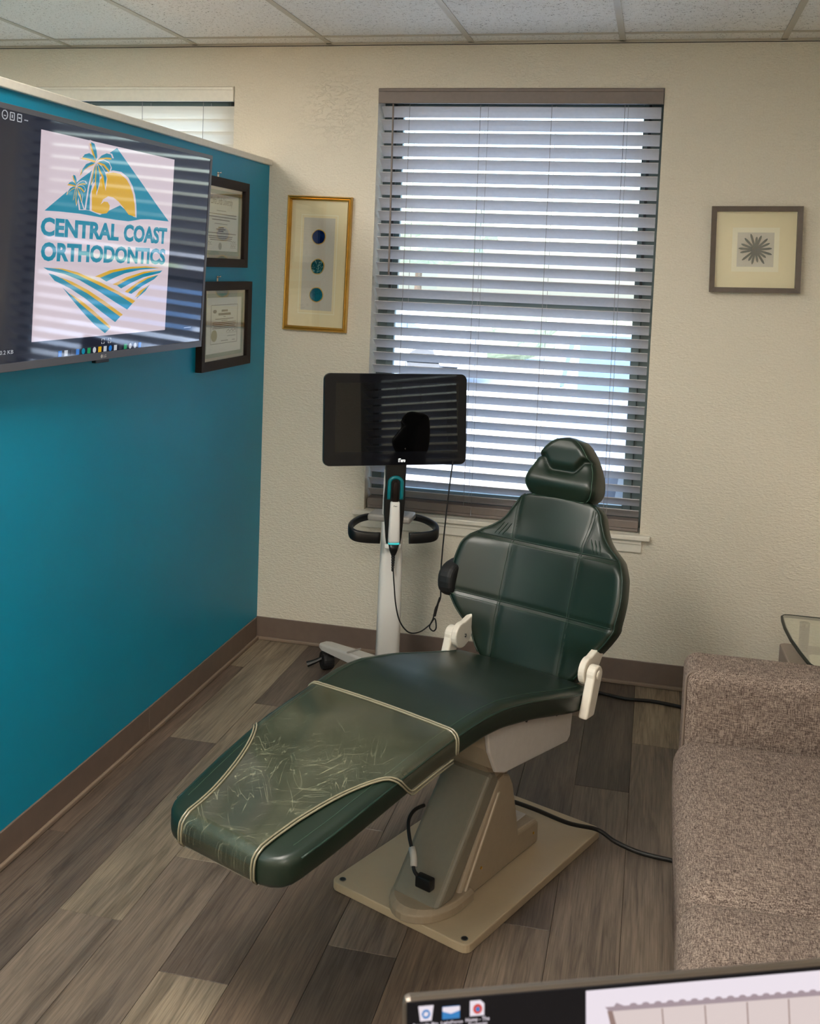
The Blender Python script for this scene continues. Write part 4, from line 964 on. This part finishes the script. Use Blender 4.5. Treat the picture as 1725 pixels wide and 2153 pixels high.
def cord(pts, r, lab, n=60):
    c = Vector(pts[0]); t = obj('power_cord', MB().tube([p-c for p in crom(pts, n)], r, 8), M['cable_black'], smooth=True); t.location = c
    tag(t, lab, 'cord', 'black power cords on the floor'); return t
def ch(u, v, z):
    return (CH_LOC[0]+u*math.cos(CH_ROT)-v*math.sin(CH_ROT), CH_LOC[1]+u*math.sin(CH_ROT)+v*math.cos(CH_ROT), z)
cord([ch(.072,-.010,.150), ch(.115,-.030,.146), ch(.185,-.085,.110), ch(.265,-.160,.060), ch(.335,-.222,.0325), (1.635,-1.300,.016), (1.71,-1.325,.0075), (1.82,-1.340,.007), (1.95,-1.345,.007)], .0065, 'black cord running from the dental chair base under the sofa')
cord([(1.40,-.30,.008), (1.50,-.165,.008), (1.56,-.165,.008), (1.64,-.185,.008), (1.74,-.175,.008), (1.86,-.20,.008), (2.0,-.24,.008)], .007, 'black cord lying along the cream wall behind the chair')

# ------------------------------------------------------------------ scanner cart
def scanner_cart():
    cx, cy = .716, -.450
    t = thing('scanner_cart', 'rolling scanner stand with a black touch screen on a white column', 'scanner', (cx, cy, 0))
    L = lambda x, y, z: (x-cx, y-cy, z)
    yaw = .36; R = Vector((math.cos(yaw), math.sin(yaw), 0)); F = Vector((math.sin(yaw), -math.cos(yaw), 0)); Z = Vector((0,0,1))
    # base legs with casters
    hub = MB().lathe([(.075,0),(.085,.012),(.085,.045),(.05,.06)], (0,0,.082), n=20); obj('base_hub', hub, M['light_grey'], t)
    for i, (ex, ey) in enumerate(((-.330, .215), (.185, .240), (-.20, -.24), (.27, -.17))):
        e = Vector((ex, ey, 0)); d = e.normalized(); q = Vector((-d.y, d.x, 0)); leg = MB(); secs = []
        for s, w, z0, z1 in ((.03,.040,.085,.135),(.5,.034,.085,.125),(.93,.030,.085,.112),(1.0,.022,.090,.108)):
            c = e*s; secs.append([c+q*w+Z*z0, c+q*w+Z*(z1-.006), c+q*(w-.008)+Z*z1, c-q*(w-.008)+Z*z1, c-q*w+Z*(z1-.006), c-q*w+Z*z0])
        lg = obj('leg', leg.loft(secs), M['light_grey'], t, bevel=.003)
        m = MB().tube([e*.5-q*.036+Z*.128, e*.5+q*.036+Z*.128], .004, 6); obj('leg_band', m, M['plastic_grey'], lg)
        c = e*.93
        cs = obj('caster', MB().lathe([(.022,-.026),(.036,-.022),(.038,-.012),(.038,.012),(.036,.022),(.022,.026)], c+Vector((0,0,.0385)), tuple(q*.8+d*.3), 22), M['rubber_black'], t)
        obj('caster_hood', MB().rbox(c+Vector((0,0,.072)), (.020,.024,.012), .006, mid=2, seg=2), M['plastic_black'], cs)
        if i == 0: obj('brake_pedal', MB().tube([c+Vector((-.005,-.01,.055)), c+Vector((-.045,-.03,.036)), c+Vector((-.072,-.04,.026))], [.008,.010,.013], 8), M['plastic_black'], cs)
    # column: flat oval post
    secs = []
    for z, a, b in ((.10,.047,.036),(.40,.045,.034),(.66,.041,.030),(.90,.038,.026)):
        secs.append([R*(a*math.copysign(abs(math.cos(k*math.pi/12))**.6, math.cos(k*math.pi/12)))+F*(b*math.copysign(abs(math.sin(k*math.pi/12))**.6, math.sin(k*math.pi/12)))+Z*z for k in range(24)])
    obj('column', MB().loft(secs), M['plastic_white'], t, smooth=True)
    # dark front shield with the wand cradle, white tips at its foot
    def sh(a, z, d): return R*a + F*(.036+d) + Z*z
    P = Plane(F*.036, R, Z)
    sp = [(-.026,.622),(.026,.622),(.031,.65),(.034,.69),(.037,.74),(.040,.80),(.038,.85),(.040,.93),(.036,1.0),(-.036,1.0),(-.040,.93),(-.038,.85),(-.042,.80),(-.040,.74),(-.034,.69),(-.031,.65)]
    shd = obj('front_shield', MB().prism(sp, lambda a, b, d: P.p(a, b, d), .0, .022), M['plastic_black'], t, bevel=.004)
    for s in (-1, 1): obj('shield_tip', MB().rbox(P.p(s*.021, .617, .018), (.010,.010,.009), .004, mid=2, seg=2), M['plastic_white'], shd, smooth=True)
    ring = [(-.024,.800)]+[(-.024,.845)]+[(.024*math.cos(math.radians(a)), .862+.022*math.sin(math.radians(a))) for a in range(170, 9, -20)]+[(.024,.845),(.024,.800)]
    obj('cradle_ring', MB().tube([P.p(a, b, .026) for a, b in crom([(x, y, 0) for x, y in ring], 40) for a, b in [(a, b)]] if False else [P.p(q.x, q.y, .026) for q in crom([(x, y, 0) for x, y in ring], 40)], .0075, 8), M['teal_plastic'], shd, smooth=True)
    # loop handles
    for s in (-1, 1):
        pts = [(s*.030,.700,-.075),(s*.075,.706,-.072),(s*.125,.702,-.045),(s*.160,.690,.000),(s*.166,.676,.040),(s*.148,.664,.062),(s*.105,.658,.066),(s*.055,.656,.066)]
        path = [R*q.x+Z*q.y+F*(q.z+.02) for q in crom(pts, 30)]
        secs = []
        for i, p_ in enumerate(path):
            a = path[max(i-1,0)]; b = path[min(i+1,29)]; tt = (b-a).normalized(); up = (Z-tt*Z.dot(tt)).normalized(); sd = tt.cross(up)
            k_ = .013+.009*sstep(10, 22, i)
            secs.append([p_+up*(k_*math.copysign(abs(math.cos(j*math.pi/6))**.5, math.cos(j*math.pi/6)))+sd*(.009*math.copysign(abs(math.sin(j*math.pi/6))**.5, math.sin(j*math.pi/6))) for j in range(12)])
        obj('handle', MB().loft(secs), M['plastic_black'], t, smooth=True)
    obj('handle_yoke', MB().rbox(tuple(Z*.715-F*.02), (.085,.055,.014), .010, mid=3, seg=3), M['plastic_grey'], t, smooth=True)
    # touch screen
    yw, tl = .5152, .0922
    r = Vector((math.cos(yw), math.sin(yw), 0)); n = Vector((math.sin(yw)*math.cos(tl), -math.cos(yw)*math.cos(tl), math.sin(tl))); u = n.cross(r)
    O = Vector(L(.7299, -.500, 1.1048)); w, h, rc = .5621, .3479, .024
    def rr(w, h, rc, n_=6): 
        q = []
        for sx, sy, a0 in ((1,1,0),(-1,1,90),(-1,-1,180),(1,-1,270)):
            for k in range(n_+1): a = math.radians(a0+90*k/n_); q.append((sx*(w/2-rc)+rc*math.cos(a), sy*(h/2-rc)+rc*math.sin(a)))
        return q
    PM = Plane(O, r, u)
    secs = [[PM.p(a*k, b*k, d) for a, b in rr(w, h, rc)] for k, d in ((.90,-.046),(.975,-.036),(1,-.020),(1,-.004),(.996,0))]
    mn = obj('screen_housing', MB().loft(secs), M['plastic_black'], t)
    m = MB(); PM.poly(m, rr(w-.004, h-.004, rc-.002), .0009, .0008); gl = obj('screen_glass', m, M['cart_screen'], mn)
    m = MB(); PM.rect(m, -.238, .246, -.122, .138, .0013, .0003); obj('display', m, M['cart_display'], gl)
    m = MB(); PM.text(m, 'iTero', .008, .036, -.162, -.148, .0014, .03); obj('maker_mark', m, M['mark_white'], gl)
    obj('screen_neck', MB().loft([[Vector(L(.716,-.45,z))+R*a*sx+F*b*sy for sx, sy in ((-1,-1),(1,-1),(1,1),(-1,1))] for z, a, b in ((.86,.034,.022),(1.02,.036,.018),(1.12,.045,.012))]), M['plastic_black'], t, bevel=.004)
    m = MB(); 
    # screen-to-wand cable
    pth = [(.936,-.405,.945),(.932,-.43,.86),(.925,-.45,.72),(.918,-.45,.60),(.915,-.45,.50),(.918,-.45,.42),(.900,-.45,.375),(.893,-.45,.335),(.880,-.45,.300),(.895,-.45,.285),(.906,-.45,.300),(.899,-.45,.335),(.880,-.45,.308),(.845,-.47,.282),(.812,-.51,.290),(.782,-.535,.335),(.764,-.54,.400),(.755,-.54,.470),(.7475,-.535,.530)]
    obj('wand_cable', MB().tube([Vector(L(*q)) for q in crom(pth, 110)], .0028, 6), M['cable_black'], t, smooth=True)
    obj('cable_clip', MB().tube([Vector(L(.915,-.45,.42)), Vector(L(.897,-.45,.345))], [.003,.006], 6), M['cable_black'], t)
    # the wand itself rests in the cradle
    base = Vector(L(0,0,0))
    w = thing('scanner_wand', 'white handheld scanner wand resting in the teal ringed cradle', 'scanner wand', (cx, cy, 0))
    Wp = Plane(F*.064, R, (Z+F*(-.05)).normalized())
    def wb(z, a, b, d): return [Wp.p(a*math.copysign(abs(math.cos(k*math.pi/10))**.55, math.cos(k*math.pi/10)), z, d+b*math.copysign(abs(math.sin(k*math.pi/10))**.55, math.sin(k*math.pi/10))) for k in range(20)]
    obj('body', MB().loft([wb(.633,.0215,.014,.034), wb(.64,.0225,.016,.034), wb(.72,.0205,.016,.036), wb(.785,.0180,.013,.038), wb(.790,.0160,.011,.038)]), M['plastic_white'], w, smooth=True)
    obj('status_light', MB().loft([wb(.627,.0215,.0145,.034), wb(.633,.0222,.015,.034)]), M['aqua_light'], w)
    obj('tip_sleeve', MB().loft([wb(.788,.0110,.009,.038), wb(.860,.0095,.008,.040), wb(.866,.007,.006,.040)]), M['frame_dark'], w, smooth=True)
    obj('tail', MB().loft([wb(.585,.009,.008,.030), wb(.603,.016,.012,.032), wb(.627,.0205,.014,.034)]), M['plastic_black'], w, smooth=True)
    rel = []
    for i in range(15): rel.append((.0065-.0002*i+(.0018 if i % 2 else 0)))
    obj('strain_relief', MB().tube([Wp.p(0, .588-.0048*i, .030) for i in range(15)], rel, 10), M['rubber_black'], w)
    m = MB(); Wp.text(m, 'iTero', -.007, .007, .772, .777, .0517, .03); obj('maker_mark', m, M['ink'], w)
plain('mark_white', lin(240,240,240), .5, Emission_Color=(1,1,1,1), Emission_Strength=.8)
t_ = NT('cart_display'); t_.set(Base_Color=lin(6,5,6), Roughness=.02, IOR=1.4)
scanner_cart()

# ------------------------------------------------------------------ sofa
def sofa():
    t = thing('sofa', 'brown grey tweed sofa with two seat cushions facing the dental chair', 'sofa', (2.2, -2.3, 0))
    L = lambda x, y, z: (x-2.2, y+2.3, z)
    for y0, y1 in ((-2.262, -1.490), (-3.056, -2.284)):
        k = 1 if y1 < -2 else 0                       # the nearer cushion is plumper
        c = L(2.13-.006*k, (y0+y1)/2, .372+.010*k); h = (.352, (y1-y0)/2, .078+.010*k)
        cu = obj('seat_cushion', MB().rbox(c, h, .058, (.006, .003, .014+.012*k), mid=10, seg=6), M['sofa_tweed'], t, smooth=True)
        zz = c[2]+h[2]-.010
    obj('seat_base', MB().rbox(L(2.22, -2.27, .185), (.428, .80, .115), .02, mid=4, seg=2), M['sofa_tweed'], t, smooth=True)
    for yc in (-1.388, -3.155): obj('arm', MB().rbox(L(2.235, yc, .345), (.437, .094, .277), .038, (.0, .006, .004), mid=8, seg=5), M['sofa_tweed'], t, smooth=True)
    obj('back_frame', MB().rbox(L(2.575, -2.27, .43), (.095, .80, .36), .04, mid=6, seg=4), M['sofa_tweed'], t, smooth=True)
    for y0, y1 in ((-2.27, -1.49), (-3.05, -2.28)): obj('back_cushion', MB().rbox(L(2.42, (y0+y1)/2, .62), (.085, (y1-y0)/2-.004, .20), .05, (.03,.0,.01), mid=8, seg=4), M['sofa_tweed'], t, smooth=True)
    pts = [(1.7985, -1.4820+.0, z) for z in ()]
    wl = [L(1.801, -1.465, z) for z in (.10, .30, .50, .575)]+[L(1.806,-1.462,.605), L(1.83,-1.458,.617)]
    obj('arm_welt', MB().tube(crom(wl, 20), .004, 6), M['sofa_welt'], t, smooth=True)
    for x in (1.85, 2.58):
        for y in (-1.36, -3.18): obj('foot', MB().lathe([(.018,0),(.026,.07)], L(x, y, 0), n=14), M['plastic_black'], t)
sofa()

# ------------------------------------------------------------------ side table with a glass top
def side_table():
    t = thing('side_table', 'side table with a glass top on chrome posts beside the sofa arm', 'side table', (2.44, -.80, 0))
    L = lambda x, y, z: (x-2.44, y+.80, z)
    zt = .528
    pl = [(2.150,-.575),(2.158,-.560),(2.175,-.556)] + [(2.70,-.556),(2.725,-.565),(2.73,-.60),(2.73,-1.0),(2.72,-1.045),(2.69,-1.055)] + [(2.205,-1.058),(2.190,-1.052),(2.181,-1.036),(2.165,-.93),(2.152,-.82),(2.146,-.70),(2.147,-.62)]
    g = MB(); 
    for z in (zt, zt-.0095): pass
    g.prism(pl, lambda a, b, d: L(a, b, d), zt-.0095, zt)
    gt = obj('glass_top', g, M['table_glass'], t)
    obj('glass_rim', MB().tube([L(a, b, zt-.0048) for a, b in pl], .0062, 6, True), M['glass_edge'], gt)
    bd = [(2.150,-.545),(2.165,-.532),(2.71,-.532),(2.73,-.55),(2.73,-1.06),(2.71,-1.078),(2.19,-1.078),(2.172,-1.06)]
    obj('body', MB().prism(bd, lambda a, b, d: L(a, b, d), .004, .42), M['table_taupe'], t, bevel=.006)
    obj('tray', MB().prism([(2.232,-.652),(2.245,-.640),(2.70,-.640),(2.70,-1.045),(2.225,-1.045),(2.212,-1.03)], lambda a, b, d: L(a, b, d), .4201, .426), M['table_white'], t, bevel=.003)
    for x, y, z0 in ((2.222,-.596,.4201), (2.235,-1.005,.426), (2.665,-.596,.4201), (2.665,-1.005,.426)):
        p = obj('post', MB().lathe([(.0165,0),(.0165,zt-.0095-z0-.012)], L(x, y, z0), n=20), M['steel'], t, smooth=False)
        obj('post_cap', MB().lathe([(.0175,0),(.0175,.011)], L(x, y, zt-.0095-.0115), n=20), M['chrome'], p)
side_table()

# ------------------------------------------------------------------ desk monitor close to the camera
def desk_monitor():
    a = math.atan2(.117, .271); r = Vector((math.cos(a), math.sin(a), 0)); tl = math.radians(9)
    n = Vector((math.sin(a)*math.cos(tl), -math.cos(a)*math.cos(tl), math.sin(tl))); u = n.cross(r)
    w, h = .545, .322; TL = Vector((1.533, -3.743, 1.2016))
    c0 = TL + r*w/2 - u*h/2; base = Vector((c0.x-n.x*.06, c0.y-n.y*.06, .745))
    t = thing('computer_monitor', 'desk monitor close in front, showing icons and a pergola picture', 'monitor', base)
    P = Plane(c0-base, r, u)
    obj('housing', MB().obox(P.p(0,0,-.0070), P.R, P.U, P.N, w/2, h/2, .0060), M['bezel_brushed'], t, bevel=.004)
    m = MB(); P.rect(m, -w/2+.001, w/2-.001, -h/2+.001, h/2-.001, .0006, .0016); sc = obj('screen', m, M['desk_black'], t)
    x0, yt = -w/2, h/2
    m = MB(); P.rect(m, x0+.1228, w/2-.012, -h/2+.02, yt-.0030, .0012); obj('picture', m, M['desk_white'], sc)
    # shown pergola
    X = lambda v: x0+v
    Y = lambda v: yt-v
    m = MB(); P.poly(m, [(X(.1360),Y(.0142)),(X(.50),Y(.0195)),(X(.50),Y(.0225)),(X(.1385),Y(.0170))], .0016); P.poly(m, [(X(.1420),Y(.0146)),(X(.1440),Y(.0120)),(X(.1500),Y(.0146))], .0016)
    for i in range(26): P.ell(m, X(.1560+.0088*i), Y(.0146+.00013*i), .0028, .0016, .0016, 10)
    obj('pergola_roof', m, M['desk_grey'], sc)
    m = MB(); P.poly(m, [(X(.1390),Y(.0170)),(X(.50),Y(.0224)),(X(.50),Y(.22)),(X(.19),Y(.22))], .0015, .0002); obj('pergola_ceiling', m, M['desk_tan'], sc)
    m = MB(); P.poly(m, [(X(.1375),Y(.0168)),(X(.1410),Y(.0168)),(X(.200),Y(.22)),(X(.186),Y(.22))], .0018)
    for i in range(6): P.poly(m, [(X(.176+.031*i),Y(.0182+.0005*i)),(X(.1768+.031*i),Y(.0182+.0005*i)),(X(.1868+.029*i),Y(.15)),(X(.186+.029*i),Y(.15))], .0018)
    obj('pergola_beams', m, M['desk_brown'], sc)
    # icons
    m = MB(); P.poly(m, [(X(.0085),Y(.0034)),(X(.0185),Y(.0034)),(X(.0172),Y(.0126)),(X(.0098),Y(.0126))], .0014); obj('icon_bin', m, M['desk_white'], sc)
    m = MB(); P.strokes(m, [(X(.0135)+.0024*math.cos(k*1.05), Y(.0082)+.0024*math.sin(k*1.05)) for k in range(7)], .0011, .0020); obj('icon_recycle', m, M['desk_blue'], sc)
    m = MB(); P.rect(m, X(.0245), X(.0360), Y(.0126), Y(.0050), .0014); obj('icon_photo', m, M['desk_blue'], sc)
    m = MB(); P.poly(m, [(X(.0245),Y(.0050)),(X(.0360),Y(.0050)),(X(.0360),Y(.0075)),(X(.0300),Y(.0092)),(X(.0245),Y(.0075))], .0018); obj('icon_cloud', m, M['desk_white'], sc)
    m = MB(); P.poly(m, [(X(.0430),Y(.0028)),(X(.0500),Y(.0028)),(X(.0525),Y(.0050)),(X(.0525),Y(.0122)),(X(.0430),Y(.0122))], .0014); obj('icon_page', m, M['desk_white'], sc)
    m = MB(); P.ell(m, X(.0480), Y(.0078), .0031, .0031, .0018, 18); obj('icon_disc', m, M['desk_red'], sc)
    m = MB(); P.ell(m, X(.0480), Y(.0078), .0014, .0014, .0022, 12); obj('icon_disc_eye', m, M['desk_blue'], sc)
    m = MB()
    for s_, xa, xb, y in (('Recycle Bin', .0050, .0215, .0162), ('LightForce', .0235, .0380, .0162), ('Home - The', .0400, .0560, .0155), ('Exchange', .0420, .0545, .0186)): P.text(m, s_, X(xa), X(xb), Y(y), Y(y-.0025), .0016, .01)
    obj('icon_names', m, M['desk_white'], sc)
    ft = Vector((0, 0, 0))
    obj('stand_foot', MB().rbox((0,0,.0065), (.11,.085,.006), .005, mid=3, seg=2), M['bezel_grey'], t, smooth=True)
    obj('stand_neck', MB().loft([[Vector((0,0,z))+r*(.03*sx)+Vector((-r.y, r.x, 0))*(.012*sy)+(P.N*(-.0)) for sx, sy in ((-1,-1),(1,-1),(1,1),(-1,1))] for z in (.012, c0.z-base.z-.02)]), M['bezel_grey'], t, bevel=.003)
    d = thing('office_desk', 'wooden desk under the computer monitor, below the picture edge', 'desk', (1.87, -3.75, 0), a)
    obj('desk_top', MB().box(-.55, .65, -.28, .25, .715, .7445), M['desk_wood'], d, bevel=.004)
    for x in (-.51, .61):
        for y in (-.25, .22): obj('leg', MB().box(x-.02, x+.02, y-.02, y+.02, 0, .715), M['plastic_grey'], d)
desk_monitor()
